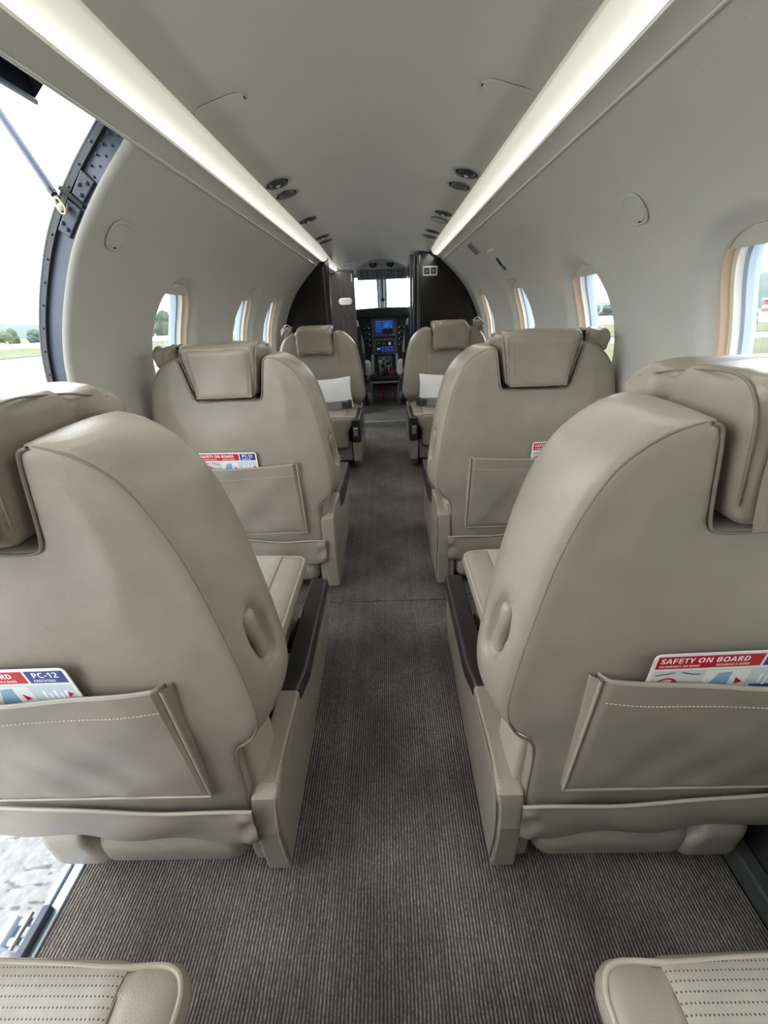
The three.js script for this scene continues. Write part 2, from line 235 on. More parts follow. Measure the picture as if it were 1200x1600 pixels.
{ // solid backing over the ceiling so that no daylight gets in
  const dome = (za, zb, xl) => grid(24, 2, (u, v) => { const a = lerp(-1, 1, u), x = a < 0 ? a * xl : a * 0.555; return V(x, 1.53 - 0.125 * a * a, lerp(za, zb, v)); });
  struct('ceiling_outer', merge([dome(-4.9, DOOR_Z, 0.555), dome(DOOR_Z, 0.4, 0.492), dome(0.4, REAR_Z, 0.555)]), M.white);
}
const valance = (side, za, zb) => grid(6, Math.round((zb - za) / 0.1), (u, v) => { const x = lerp(0.466, 0.428, u), y = lerp(1.331, 1.352, u) + 0.004 * Math.sin(u * Math.PI); const q = V(side * x, y, lerp(za, zb, v)); q.u = x; q.v = q.z; return q; }, side > 0);
struct('trim_4', merge([valance(1, BULK_Z, REAR_Z), grid(2, 2, (u, v) => V(lerp(0.466, 0.486, u), lerp(1.331, 1.40, u), lerp(BULK_Z, REAR_Z, v))), grid(2, 2, (u, v) => V(lerp(0.428, 0.436, u), lerp(1.352, 1.42, u), lerp(BULK_Z, REAR_Z, v)))]), M.ceil, 'cream valance panel beside the right light strip');
struct('trim_5', merge([valance(-1, HEAD_Z, REAR_Z), grid(2, 2, (u, v) => V(-lerp(0.466, 0.486, u), lerp(1.331, 1.42, u), lerp(HEAD_Z, REAR_Z, v))), grid(2, 2, (u, v) => V(-lerp(0.428, 0.436, u), lerp(1.352, 1.42, u), lerp(HEAD_Z, REAR_Z, v)))]), M.ceil, 'cream valance panel beside the left light strip');
for (const s of [-1, 1]) struct(s < 0 ? 'trim_6' : 'trim_7', tube([V(s * 0.4665, 1.3265, BULK_Z), V(s * 0.4665, 1.3265, REAR_Z)], 0.0035, 8), M.plate, 'thin cream edging bead under the valance');

// light strips: long half-round diffusers between valance and ceiling
// the tube sits behind the lower half of the diffuser
const glowTex = tex(64, (u) => { const t = 0.36 + 0.64 * sstep(0.25, 0.75, u) * (1 - 0.25 * sstep(0.85, 1, u)); return [t, t, t * 0.99]; }, 1);
function lightStrip(side, zf, label) {
  const t = thing('light_strip', label, 'ceiling light', [0, 0, 0]);
  const c = [0.403, 1.377], dirx = 0.048, diry = -0.038, L = Math.hypot(dirx, diry), ux = dirx / L, uy = diry / L, nx = -0.62, ny = -0.785;
  const za = zf, zb = 0.9;
  const prof = (a) => { const w = -Math.cos(a) * 0.031, h = Math.sin(a) * 0.020; return [c[0] + ux * w + nx * h, c[1] + uy * w + ny * h]; };
  const em = std(lin(0.80, 0.79, 0.70), 0.4, { emissive: STRIP_COLOR, emissiveIntensity: 0.60, emissiveMap: glowTex });
  mesh('diffuser', grid(16, 40, (u, v) => { const e = Math.min(1, v * 40 / 1.2); const a = u * Math.PI, [x, y] = prof(a); const k = v === 0 ? 0.2 : 1; const q = V(side * lerp(c[0], x, k), lerp(c[1], y, k), lerp(za, zb, v === 0 ? 0 : Math.pow(v, 1))); q.u = u * 0.96 + 0.02; q.v = 0.5; return q; }), em, t);
  mesh('end_cap', grid(16, 6, (u, v) => { const [x, y] = prof(u * Math.PI), k = Math.cos(v * Math.PI / 2); const q = V(side * lerp(c[0], x, k), lerp(c[1], y, k), za - 0.02 * Math.sin(v * Math.PI / 2)); q.u = u * 0.96 + 0.02; q.v = 0.5; return q; }), em, t);
  mesh('housing', grid(8, 2, (u, v) => { const a = lerp(-1, 1, u); return V(side * (c[0] + ux * 0.034 * a), c[1] + uy * 0.034 * a + 0.028 * (1 - a * a * 0.75), lerp(za, zb, v)); }), M.plate, t);
  const len = zb - za, n = 2;
  for (let i = 0; i < n; i++) {
    const li = new THREE.RectAreaLight(STRIP_COLOR, STRIP_POWER, 0.05, len / n - 0.02); li.name = 'strip_glow';
    li.position.set(side * (c[0] + nx * 0.026), c[1] + ny * 0.026, za + len * (i + 0.5) / n);
    const d = V(side * nx, ny, 0); li.up.set(0, 0, 1); li.lookAt(li.position.clone().add(d)); t.add(li);
  }
}
lightStrip(-1, -4.22, 'long glowing white light strip above the cargo doorway side'); lightStrip(1, -3.46, 'long glowing white light strip above the closed window wall');

// floor
function carpetPiece(name, za, zb, xa, xb, y, label) { const w = xb - xa, l = zb - za, g = new THREE.BoxGeometry(w, 0.012, l); g.translate((xa + xb) / 2, y - 0.006, (za + zb) / 2); const p = g.attributes.position, uv = g.attributes.uv; for (let i = 0; i < p.count; i++) uv.setXY(i, p.getX(i) + (Math.abs(g.attributes.normal.getY(i)) < 0.5 ? p.getY(i) : 0), p.getZ(i)); return struct(name, g, M.carpet, label); }
carpetPiece('floor', -1.198, REAR_Z, -0.627, 0.672, 0, 'grey brown ribbed carpet in the aft cabin');
carpetPiece('floor_forward', -3.80, -1.206, -0.70, 0.672, -0.001, 'grey brown ribbed carpet in the forward cabin');
struct('floor_base', tr(new THREE.BoxGeometry(1.33, 0.06, 6.3), 0.03, -0.044, -2.0), M.black);
carpetPiece('floor_cockpit', -5.4, -3.83, -0.62, 0.62, 0.05, 'grey carpet on the raised cockpit floor');
struct('trim_8', merge([rbox(0.62, 0.062, 0.03, 0.006, 0.02, 0.024, -3.815)]), M.steel, 'metal edge strip of the cockpit step');
struct('trim_9', merge([rbox(0.006, 0.05, 4.6, 0.002, 0.681, 0.015, -1.15), rbox(0.028, 0.006, 4.6, 0.002, 0.694, 0.04, -1.15)]), M.railGrey, 'grey metal edge rail beside the carpet');
struct('baseboard_right', tr(new THREE.BoxGeometry(0.16, 0.02, 4.6), 0.76, -0.005, -1.15), M.black);
// rear bulkhead behind the camera
{ const s = []; for (let i = 0; i <= 30; i++) { const [x, y] = wallAt(i / 30, 0.06); s.push([x, y]); } s.push([0.3, 1.46], [-0.3, 1.46]); for (let i = 30; i >= 0; i--) { const [x, y] = wallAt(i / 30, 0.06); s.push([-x, y]); }
  const g = ext(shapeOf(s), 0.03, 0); g.translate(0, 0, REAR_Z); struct('wall_rear', g, M.wall); }

// ---------------------------------------------------------------- cargo doorway (left)
{ // cream lip, blue frame, black seal, rivets
  const prof = (s, off) => { const [x, y] = wallAt(s, off); return [-x, y]; };
  const band = (o0, z0, o1, z1, n = 4, sa = 0, sb = 1) => grid(n, 60, (u, v) => { const [x, y] = prof(lerp(sa, sb, v), lerp(o0, o1, u)); const q = V(x, y, lerp(z0, z1, u)); q.u = lerp(o0, o1, u); q.v = v * WLEN; return q; });
  const f = structGroup('door_1', 'open cargo doorway with dark blue riveted frame');
  mesh('lip', grid(8, 60, (u, v) => { const a = u * Math.PI / 2, [x, y] = prof(v, 0.014 * (1 - Math.cos(a))); return V(x, y, DOOR_Z + 0.014 * Math.sin(a)); }), M.wall, f);
  mesh('frame_panel', merge([band(0.014, DOOR_Z + 0.014, 0.015, DOOR_Z + 0.011, 1), band(0.015, DOOR_Z + 0.011, 0.052, DOOR_Z + 0.004)]), M.frameBlue, f);
  mesh('frame_step', merge([band(0.052, DOOR_Z + 0.004, 0.053, DOOR_Z + 0.012, 1), band(0.053, DOOR_Z + 0.012, 0.067, DOOR_Z + 0.008), band(0.067, DOOR_Z + 0.008, 0.08, DOOR_Z - 0.15, 2)]), M.seal, f);
  mesh('seal', tube(Array.from({ length: 40 }, (_, i) => { const [x, y] = prof(i / 39, 0.069); return V(x, y, DOOR_Z + 0.002); }), 0.006, 100), M.railGrey, f);
  for (let i = 0; i < 18; i++) { const [x, y] = prof(0.42 + 0.57 * i / 17, 0.060); mesh('rivet', tr(new THREE.SphereGeometry(0.0028, 8, 5), x, y, DOOR_Z + 0.011), M.frameBlue, f); }
  for (let i = 0; i < 12; i++) { const [x, y] = prof(0.90 + 0.09 * i / 11, i % 2 ? 0.028 : 0.043); mesh('rivet', tr(new THREE.SphereGeometry(0.0028, 8, 5), x, y, DOOR_Z + 0.009), M.frameBlue, f); }
  for (const [s, o] of [[0.58, 0.028], [0.58, 0.042], [0.48, 0.034]]) { const [x, y] = prof(s, o); mesh('rivet', tr(new THREE.SphereGeometry(0.0028, 8, 5), x, y, DOOR_Z + 0.009), M.frameBlue, f); }
  // strut bracket: two bolted plates with a rib
  const plate = (s0, s1) => { const pts = []; for (const [s, o] of [[s0, 0.024], [s0, 0.046], [s1, 0.048], [s1, 0.022]]) pts.push(prof(sOfY(s), o)); const g = ext(shapeOf(pts), 0.006, 0.002); g.translate(0, 0, DOOR_Z + 0.008); return g; };
  mesh('bracket_plate', plate(1.218, 1.250), M.frameBlue, f); mesh('bracket_plate', plate(1.160, 1.205), M.frameBlue, f);
  { const [x0, y0] = prof(sOfY(1.212), 0.02), [x1, y1] = prof(sOfY(1.212), 0.068); mesh('bracket_rib', rod(V(x0, y0, DOOR_Z + 0.014), V(x1, y1, DOOR_Z + 0.018), 0.005), M.seal, f); }
  for (const [s, o] of [[1.224, 0.030], [1.234, 0.041], [1.243, 0.030], [1.168, 0.030], [1.196, 0.040], [1.172, 0.042]]) { const [x, y] = prof(sOfY(s), o); mesh('bolt', tr(new THREE.SphereGeometry(0.0045, 10, 6), x, y, DOOR_Z + 0.017), M.frameBlue, f); }
  // aft jamb and head
  mesh('jamb', grid(2, 40, (u, v) => { const [x, y] = prof(v, lerp(0, 0.10, u)); return V(x, y, 0.36 + 0.03 * u); }), M.frameBlue, f);
  mesh('head_beam', merge([rbox(0.03, 0.035, 1.4, 0.006, -0.505, 1.372, -0.33), rbox(0.06, 0.012, 1.4, 0.004, -0.545, 1.398, -0.33)]), M.frameBlue, f);
  for (let i = 0; i < 9; i++) mesh('bolt', tr(new THREE.SphereGeometry(0.0065, 10, 6), -0.535, 1.39, -0.95 + i * 0.07), M.darkMetal, f);
}
{ // raised cargo door, hinged along the head of the opening
  const t = thing('cargo_door', 'raised dark cargo door leaf above the side opening', 'door', [0, 0, 0]);
  const arc = (u, o) => { const a = lerp(0, 1, u); return [-0.60 - 0.62 * a - 0.10 * Math.sin(a * Math.PI) + o * 0.8, 1.372 + 1.05 * a + o * 0.6]; };
  mesh('inner_skin', grid(24, 4, (u, v) => { const [x, y] = arc(u, 0); return V(x, y, lerp(-0.985, 0.34, v)); }), M.frameBlue, t);
  mesh('outer_skin', grid(24, 4, (u, v) => { const [x, y] = arc(u, 0.05); return V(x - 0.0, y, lerp(-0.985, 0.34, v)); }), M.white, t);
  mesh('hinge_edge', merge([grid(2, 2, (u, v) => V(-0.60 + 0.004 * u, lerp(1.372, 1.422, u), lerp(-0.985, 0.34, v)))]), M.seal, t);
  for (const z of [-0.985, 0.34]) mesh('end_rim', grid(24, 2, (u, v) => { const [x, y] = arc(u, lerp(0, 0.05, v)); return V(x, y, z); }), M.frameBlue, t);
  mesh('edge_strip', tube([V(-0.598, 1.370, -0.985), V(-0.598, 1.370, 0.34)], 0.005, 4), M.blueRing, t);
}
{ const t = thing('door_strut', 'slim blue grey door strut with brass end fitting at the frame bracket', 'strut', [-0.007, 0, -0.035]);
  const a = V(-0.648, 1.250, -1.000), b = V(-0.80, 1.475, -1.085).lerp(a, -0.0);
  mesh('rod', rod(a, V(-0.79, 1.490, -1.075), 0.0080), std(lin(0.085, 0.105, 0.175), 0.4), t);
  mesh('collar', merge([rod(V(-0.646, 1.246, -0.999), V(-0.652, 1.256, -1.0), 0.0075), rod(V(-0.644, 1.243, -0.998), V(-0.641, 1.238, -0.998), 0.006)]), M.darkMetal, t);
  const ey = []; for (let i = 0; i < 20; i++) { const q = i / 20 * 2 * Math.PI; ey.push(V(-0.638 + 0.0078 * Math.cos(q) * (1 - 0.45 * Math.max(0, Math.sin(q))) + 0.003 * -Math.sin(q), 1.226 + 0.0145 * Math.sin(q), -0.993)); }
  mesh('eye_ring', tube(ey, 0.0022, 40, true), M.brass, t);
  mesh('eye_plug', tr(new THREE.SphereGeometry(0.0072, 14, 10), -0.637, 1.224, -0.994), M.lens, t);
}
{ // sill
  const t = structGroup('trim_10', 'pale blue metal sill along the cargo doorway');
  mesh('sill_plate', rbox(0.022, 0.03, 1.42, 0.003, -0.6395, -0.013, -0.33), M.sill, t);
  mesh('sill_channel', rbox(0.010, 0.024, 1.42, 0.002, -0.656, -0.024, -0.33), M.frameBlue, t);
  mesh('sill_flange', rbox(0.012, 0.03, 1.42, 0.002, -0.667, -0.020, -0.33), M.sill, t);
  mesh('sill_face', tr(new THREE.BoxGeometry(0.02, 0.42, 1.5), -0.655, -0.25, -0.33), M.white, t);
}
{ const t = thing('hinge_bracket', 'grey blue bracket with rod on the doorway sill', 'bracket', [-0.655, 0, -0.285]);
  mesh('base', rbox(0.016, 0.02, 0.10, 0.003, 0.006, 0.008, 0.01), M.frameBlue, t);
  mesh('clevis', merge([rbox(0.05, 0.008, 0.012, 0.003, -0.02, 0.008, -0.018), rbox(0.05, 0.008, 0.012, 0.003, -0.02, 0.008, 0.008), cyl(0.012, 0.012, 0.04, -0.042, 0.006, -0.004, Math.PI / 2)]), M.sill, t);
  mesh('pin', cyl(0.004, 0.004, 0.05, -0.015, 0.016, -0.004, Math.PI / 2), M.steel, t);
  mesh('rod', rod(V(-0.045, 0.004, -0.004), V(-0.10, -0.12, 0.11), 0.009), M.steel, t);
}

// ---------------------------------------------------------------- seats
const HALF = [[0.152, 0.893], [0.19, 0.880], [0.229, 0.848], [0.255, 0.797], [0.274, 0.735], [0.293, 0.625], [0.305, 0.53], [0.309, 0.47], [0.303, 0.428], [0.286, 0.398], [0.262, 0.378], [0.255, 0.350], [0.252, 0.14]];
const smoothHalf = (() => { const top = new THREE.CatmullRomCurve3(HALF.slice(0, 9).map(([x, y]) => V(x, y, 0)), false, 'centripetal').getPoints(40).map((p) => [p.x, p.y]); return [...top, ...HALF.slice(9)]; })();
const OUTB = 0.94;                                     // the window side is a little narrower
const backPoly = (() => { const R = smoothHalf, p = [[-0.106, 0.764], [0.106, 0.764], [0.111, 0.772], [0.131, 0.880], [0.138, 0.890], ...R.map(([x, y]) => [x * OUTB, y]), ...R.slice().reverse().map(([x, y]) => [-x, y]), [-0.138, 0.890], [-0.131, 0.880], [-0.111, 0.772]]; return p; })();
const G = {};
{ const cache = new Map();
  const d2 = (x, y) => { const k = Math.round(x * 1e4) * 100003 + Math.round(y * 1e4); let v = cache.get(k); if (v === undefined) { v = polySd(backPoly, x, y); cache.set(k, v); } return v; };
  G.back = nets((x, y, z) => {
    const d = d2(x, y), zc = -0.085, up = sstep(0.36, 0.46, y), q = (z - zc) / 0.085;
    const nz = sstep(0.135, 0.19, Math.abs(x)) , off = 0.024 * Math.max(0, 1 - q * q) * up * lerp(0.15, lerp(1, 0.45, sstep(0.80, 0.88, y)), nz);
    let crown = 0.012 * sstep(0, 0.14, -d);
    if (z > zc) crown += 0.0025 * Math.sin(x * 17 + 1) * Math.sin(y * 13) * sstep(0.02, 0.1, -d); else crown -= 0.008 * Math.exp(-Math.pow((Math.abs(x) - 0.155) / 0.010, 2)) * sstep(0.8, 0.7, y);
    const thick = lerp(0.055, 0.080, up);
    let f = smax(d - off, Math.abs(z - zc - (up - 1) * -0.025) - thick - crown, lerp(0.010, 0.020, nz));
    // grip recess on the aisle side
    const e = Math.hypot((x + 0.322) / 0.024, (y - 0.575) / 0.066, (z + 0.062 - 0.12 * (y - 0.575)) / 0.030);
    f = smax(f, (1 - e) * 0.02, 0.008);
    return f;
  }, [-0.345, 0.13, -0.19, 0.335, 0.92, 0.03], 0.0065);
}
// rear seam piping follows the outline of the back
const seamPts = (() => { const out = []; for (const [x, y] of smoothHalf.slice(0, 46)) out.push([-x * 0.985, y - 0.004]); return out; })();
G.seam = (() => { const a = seamPts.map(([x, y]) => V(x, y, -0.0095)), b = seamPts.map(([x, y]) => V(-x * OUTB, y, -0.0095)); return merge([tube(a, 0.0022, 160), tube(b, 0.0022, 160)]); })();
G.grip = nets((x, y, z) => sbox(x, y, z - 0.006 * Math.sin((y - 0.575) * 50), -0.309, 0.575, -0.058 + 0.12 * (y - 0.575), 0.010, 0.054, 0.012, 0.0095), [-0.335, 0.51, -0.10, -0.29, 0.64, -0.02], 0.004);
G.notchPipe = tube([[-0.146, 0.8885], [-0.135, 0.884], [-0.1295, 0.868], [-0.109, 0.772], [-0.102, 0.762], [0, 0.7615], [0.102, 0.762], [0.109, 0.772], [0.1295, 0.868], [0.135, 0.884], [0.142, 0.8885]].map(([x, y]) => V(x, y, -0.0065)), 0.0022, 140);
// headrest: block in the notch, saddle over the top, front pad
G.head = nets((x, y, z) => {
  const w = lerp(0.094, 0.118, clamp((y - 0.77) / 0.12, 0, 1));
  let f = sbox(x, y, z, 0, 0.852, -0.055, w, 0.081, 0.066, 0.018);
  f = smin(f, sbox(x, y + 0.016 * sstep(0.06, 0.115, Math.abs(x)), z, 0, 0.840, -0.200, 0.122, 0.084, 0.036, 0.026), 0.010);
  const sag = 0.010 * Math.cos(clamp(z + 0.11, -0.1, 0.1) * 15);
  f = smin(f, sbox(x, y, z, 0, 0.905 - sag * 0.5, -0.12, 0.112, 0.022, 0.085, 0.018), 0.022);
  const wr = 0.0035 * (Math.sin(y * 120 + x * 60 * Math.sign(x) + z * 70) * Math.sin(z * 60 + 1)) * sstep(0.08, 0.12, Math.abs(x)) * sstep(-0.15, -0.18, z);
  return f + wr - 0.0016 * Math.sin(x * 30 + y * 22) * Math.sin(y * 31 + z * 20);
}, [-0.14, 0.745, -0.245, 0.14, 0.945, 0.025], 0.005);
G.headFlap = grid(20, 22, (u, v) => { const y = lerp(0.776, 0.925, v), x = lerp(-1, 1, u) * lerp(0.088, 0.101, v), edge = Math.min(1, Math.min(u, 1 - u) * 12, v * 12); return V(x, y, 0.0125 + 0.010 * Math.pow(1 - v, 2.5) + 0.004 * Math.pow(edge, 0.5) + 0.0014 * Math.sin(x * 40 + y * 25) - 0.012 * sstep(0.905, 0.93, y)); });
G.headFlapStitch = stitches([V(-0.080, 0.790, 0.0262), V(-0.084, 0.83, 0.0205), V(-0.090, 0.905, 0.0172)], 0.006, 0.0035, 0.0006);
G.headFlapStitchB = stitches([V(0.080, 0.790, 0.0262), V(0.084, 0.83, 0.0205), V(0.090, 0.905, 0.0172)], 0.006, 0.0035, 0.0006);
G.headPipe = merge([tube([V(-0.099, 0.800, 0.006), V(-0.106, 0.84, 0.007), V(-0.118, 0.905, 0.004), V(-0.118, 0.928, -0.02), V(-0.110, 0.924, -0.12), V(-0.112, 0.906, -0.20)], 0.0016, 60), tube([V(0.099, 0.800, 0.006), V(0.106, 0.84, 0.007), V(0.118, 0.905, 0.004), V(0.118, 0.928, -0.02), V(0.110, 0.924, -0.12), V(0.112, 0.906, -0.20)], 0.0016, 60), stitches([V(-0.06, 0.9265, -0.185), V(0.06, 0.9265, -0.185)], 0.006, 0.0035, 0.0006)]);
// seat pocket with hem, gusset and drape
function pocketZ(u, v) { const y = v, sagx = Math.sin(Math.PI * clamp(u, 0, 1)); return 0.011 + 0.008 * sstep(0.1, 1, y) + 0.012 * sagx * y + 0.0045 * Math.sin(u * 9 + v * 5) * Math.sin(v * 5) * sagx + 0.002 * Math.sin(u * 23 - v * 9) * sagx * (1 - v); }
G.pocket = (() => {
  const P = (u, v) => { const x = lerp(-0.197, 0.185, u) * (1 - 0.012 * v), y = lerp(0.272, 0.545, v) - 0.007 * Math.sin(Math.PI * u) * v; const e = Math.pow(clamp(Math.min(u, 1 - u) * 30, 0, 1), 0.5), eb = Math.pow(clamp(v * 18, 0, 1), 0.5); return V(x, y, lerp(0.006, pocketZ(u, v), Math.min(e, eb))); };
  const front = grid(60, 40, P);
  const lip = grid(60, 4, (u, t) => { const p = P(u, 1); return V(p.x, p.y + 0.004 * Math.sin(t * Math.PI) , p.z - 0.008 * t); });
  const inside = grid(60, 6, (u, t) => { const p = P(u, 1 - t * 0.3); return V(p.x, p.y, p.z - 0.0075); }, true);
  return merge([front, lip, inside]);
})();
G.pocketHem = (() => { const at = (u, v) => { const x = lerp(-0.197, 0.185, u) * (1 - 0.012 * v), y = lerp(0.272, 0.545, v) - 0.007 * Math.sin(Math.PI * u) * v; return V(x, y, pocketZ(u, v) + 0.0012); }; const a = []; for (let i = 0; i <= 24; i++) a.push(at(0.03 + 0.94 * i / 24, 0.86)); return stitches(a, 0.0055, 0.0034, 0.0007); })();
G.pocketPipe = (() => { const a = []; for (let i = 0; i <= 12; i++) { const v = 1 - i / 12; a.push(V(-0.197 * (1 - 0.012 * v), lerp(0.272, 0.546, v), 0.008 + 0.008 * v)); } const b = []; for (let i = 0; i <= 20; i++) b.push(V(lerp(-0.197, 0.185, i / 20), 0.271, 0.008)); const c = []; for (let i = 0; i <= 12; i++) { const v = i / 12; c.push(V(0.185 * (1 - 0.012 * v), lerp(0.272, 0.546, v), 0.008 + 0.008 * v)); } return merge([tube(a, 0.0026, 40), tube(b, 0.0022, 40), tube(c, 0.0026, 40)]); })();
G.gusset = (() => { const side = (s, x0) => grid(4, 16, (u, v) => { const y = lerp(0.275, 0.548, v), x = x0 * (1 - 0.012 * v) + s * (0.010 * v * Math.sin(u * Math.PI)); return V(x, y, lerp(-0.004, 0.008 + 0.008 * v, u)); }); G.gussetB = side(1, 0.187); return side(-1, -0.199); })();
G.flap = (() => grid(60, 10, (u, v) => { const x = lerp(-0.262, 0.235, u), sl = 0.035 * sstep(0.25, 1, u), y = lerp(0.138 + sl, 0.236 + sl * 0.9, v) - 0.004 * Math.sin(u * 11) * (1 - v); const w = 0.010 + 0.006 * Math.sin(v * Math.PI) + 0.0045 * Math.sin(u * 16 + 3 * v) * (1 - v * 0.6) + 0.007 * Math.exp(-Math.pow((u - 0.03) / 0.03, 2)) * Math.sin(v * 9); return V(x, y, w + 0.004); }))();
G.flapPipe = tube(Array.from({ length: 21 }, (_, i) => { const u = i / 20; return V(lerp(-0.262, 0.235, u), 0.236 + 0.0315 * sstep(0.25, 1, u) + 0.0015 * Math.sin(u * 14), 0.0165); }), 0.0032, 60);
// base: rolled beam, end cap, inner bracket, pedestal
G.beam = rbox(0.30, 0.098, 0.090, 0.040, -0.075, 0.086, -0.030, 6);
G.beamCap = nets((x, y, z) => smax(sbox(x, y, z, 0.105, 0.098, -0.040, 0.070, 0.066, 0.058, 0.040), 0.085 - Math.hypot(x + 0.005, y - 0.16), 0.010), [0.01, 0.02, -0.12, 0.19, 0.19, 0.03], 0.006);
G.beamInner = rbox(0.035, 0.11, 0.08, 0.012, -0.245, 0.095, -0.034);
G.bracket = rbox(0.035, 0.20, 0.10, 0.012, -0.252, 0.265, -0.075);
G.pedestal = merge([rbox(0.40, 0.16, 0.30, 0.02, 0, 0.11, -0.30), rbox(0.42, 0.05, 0.36, 0.015, 0, 0.190, -0.32)]);
G.rails = merge([rbox(0.025, 0.03, 0.42, 0.004, -0.15, 0.015, -0.29), rbox(0.025, 0.03, 0.42, 0.004, 0.15, 0.015, -0.29)]);
// cushion
const cushSd = (x, y, z) => { const w = lerp(0.218, 0.276, sstep(0.27, 0.38, y)), f = sbox(x, y, z, -0.003, 0.285, -0.335, w, 0.112, 0.222, 0.030) - 0.007 * Math.cos(clamp(x / 0.29, -1, 1) * 1.5), gr = 0.004 * Math.exp(-Math.pow((Math.abs(x) - 0.212) / 0.005, 2)); return (f + gr) * 0.8; };
const cushTop = (x, z) => { let a = 0.45, b = 0.25; for (let i = 0; i < 24; i++) { const m = (a + b) / 2; cushSd(x, m, z) < 0 ? (b = m) : (a = m); } return a; };
G.cush = nets(cushSd, [-0.30, 0.16, -0.57, 0.30, 0.42, -0.10], 0.0075);
G.cushInsert = grid(48, 60, (u, v) => { const x = lerp(-0.209, 0.209, u), z = lerp(-0.553, -0.13, Math.pow(v, 1.3)); const q = V(x, cushTop(x, Math.max(z, -0.5525)) + 0.0018, z); q.u = x; q.v = z; return q; }, true);
const cushEdge = (x, z, dx, dz, y) => { let a = 0, b = 0.5; for (let i = 0; i < 26; i++) { const m = (a + b) / 2; cushSd(x + dx * m, y, z + dz * m) < 0 ? (a = m) : (b = m); } return V(x + dx * a, y, z + dz * a); };
G.cushPipe = (() => { const p = [], y = 0.388; for (let i = 0; i <= 5; i++) p.push(cushEdge(0, lerp(-0.16, -0.47, i / 5), -1, 0, y)); for (let i = 1; i <= 6; i++) { const a = Math.PI + i / 7 * Math.PI / 2; p.push(cushEdge(-0.22, -0.49, Math.cos(a), Math.sin(a), y)); } for (let i = 0; i <= 6; i++) p.push(cushEdge(lerp(-0.2, 0.2, i / 6), -0.4, 0, -1, y + 0.004)); for (let i = 1; i <= 6; i++) { const a = 1.5 * Math.PI + i / 7 * Math.PI / 2; p.push(cushEdge(0.22, -0.49, Math.cos(a), Math.sin(a), y)); } for (let i = 0; i <= 5; i++) p.push(cushEdge(0, lerp(-0.47, -0.16, i / 5), 1, 0, y)); return tube(p, 0.0032, 200); })();
const cushLine = (x) => { const p = []; for (let i = 0; i <= 16; i++) { const z = lerp(-0.14, -0.551, i / 16); p.push(V(x, cushTop(x, z) + 0.0012, z)); } return tube(p, 0.0016, 60); };
G.cushSeam = cushLine(-0.2105); G.cushSeamB = cushLine(0.2105);
G.frontFairing = rbox(0.46, 0.14, 0.03, 0.014, -0.01, 0.145, -0.50);
// shoulder harness pouch on the window side of the back
G.pouch = nets((x, y, z) => sbox(x, y, z, 0.195, 0.895, -0.10, 0.040, 0.035, 0.06, 0.025) + 0.004 * Math.sin(x * 160 + y * 60) * Math.sin(z * 90 + y * 100), [0.14, 0.84, -0.18, 0.25, 0.95, -0.02], 0.005);
G.pouchStrap = rbox(0.006, 0.03, 0.09, 0.002, 0.150, 0.912, -0.10);
const mirrored = {};
function geo(k, a) { if (a < 0) return G[k]; return mirrored[k] || (mirrored[k] = mirrorX(G[k])); }

function armGeo(armY, armH, front) {
  const prof = [[0.004, 0.03], [0.006, 0.16], [-0.012, armY - 0.012], [-0.03, armY - 0.004], [-0.215, armY - 0.002], [-0.215, armY - armH], [front + 0.02, armY - armH], [front + 0.02, 0.10], [front + 0.07, 0.05], [-0.06, 0.028]];
  const g = ext(shapeOf(prof.map(([z, y]) => [z, y])), 0.034, 0.008, 3); g.rotateY(-Math.PI / 2); // x' = -depth dir
  // shape x -> z, depth -> -x
  g.translate(-0.258, 0, 0); return g;
}
function armPieces(armY, armH, front) {
  const panel = armGeo(armY, armH, front);
  const len = (-0.218) - front, zc = (front - 0.218) / 2;
  const dark = nets((x, y, z) => { const tp = 0.012 * sstep(-0.30, -0.218, z) ; return sbox(x, y, z, -0.281 + tp * 0.4, armY - armH / 2 + 0.004, zc, 0.028 - tp * 0.4, armH / 2 + 0.004, len / 2, 0.010) ; }, [-0.315, armY - armH - 0.01, front - 0.01, -0.245, armY + 0.02, -0.21], 0.004);
  const seam = merge([tube([V(-0.301, 0.04, 0.006), V(-0.301, 0.16, 0.009), V(-0.301, armY - 0.018, -0.008), V(-0.300, armY - 0.002, -0.035), V(-0.300, armY + 0.001, -0.21)], 0.002, 50)]);
  const thr = stitches([V(-0.295, 0.05, 0.014), V(-0.295, 0.16, 0.0145), V(-0.295, armY - 0.014, -0.002), V(-0.294, armY + 0.004, -0.035), V(-0.294, armY + 0.0065, -0.20)], 0.0055, 0.0034, 0.0006);
  return { panel, dark, seam, thr };
}
const ARMS = { near: armPieces(0.238, 0.036, -0.645), mid: armPieces(0.325, 0.075, -0.60), aft: armPieces(0.375, 0.15, -0.585) };
const armM = {};
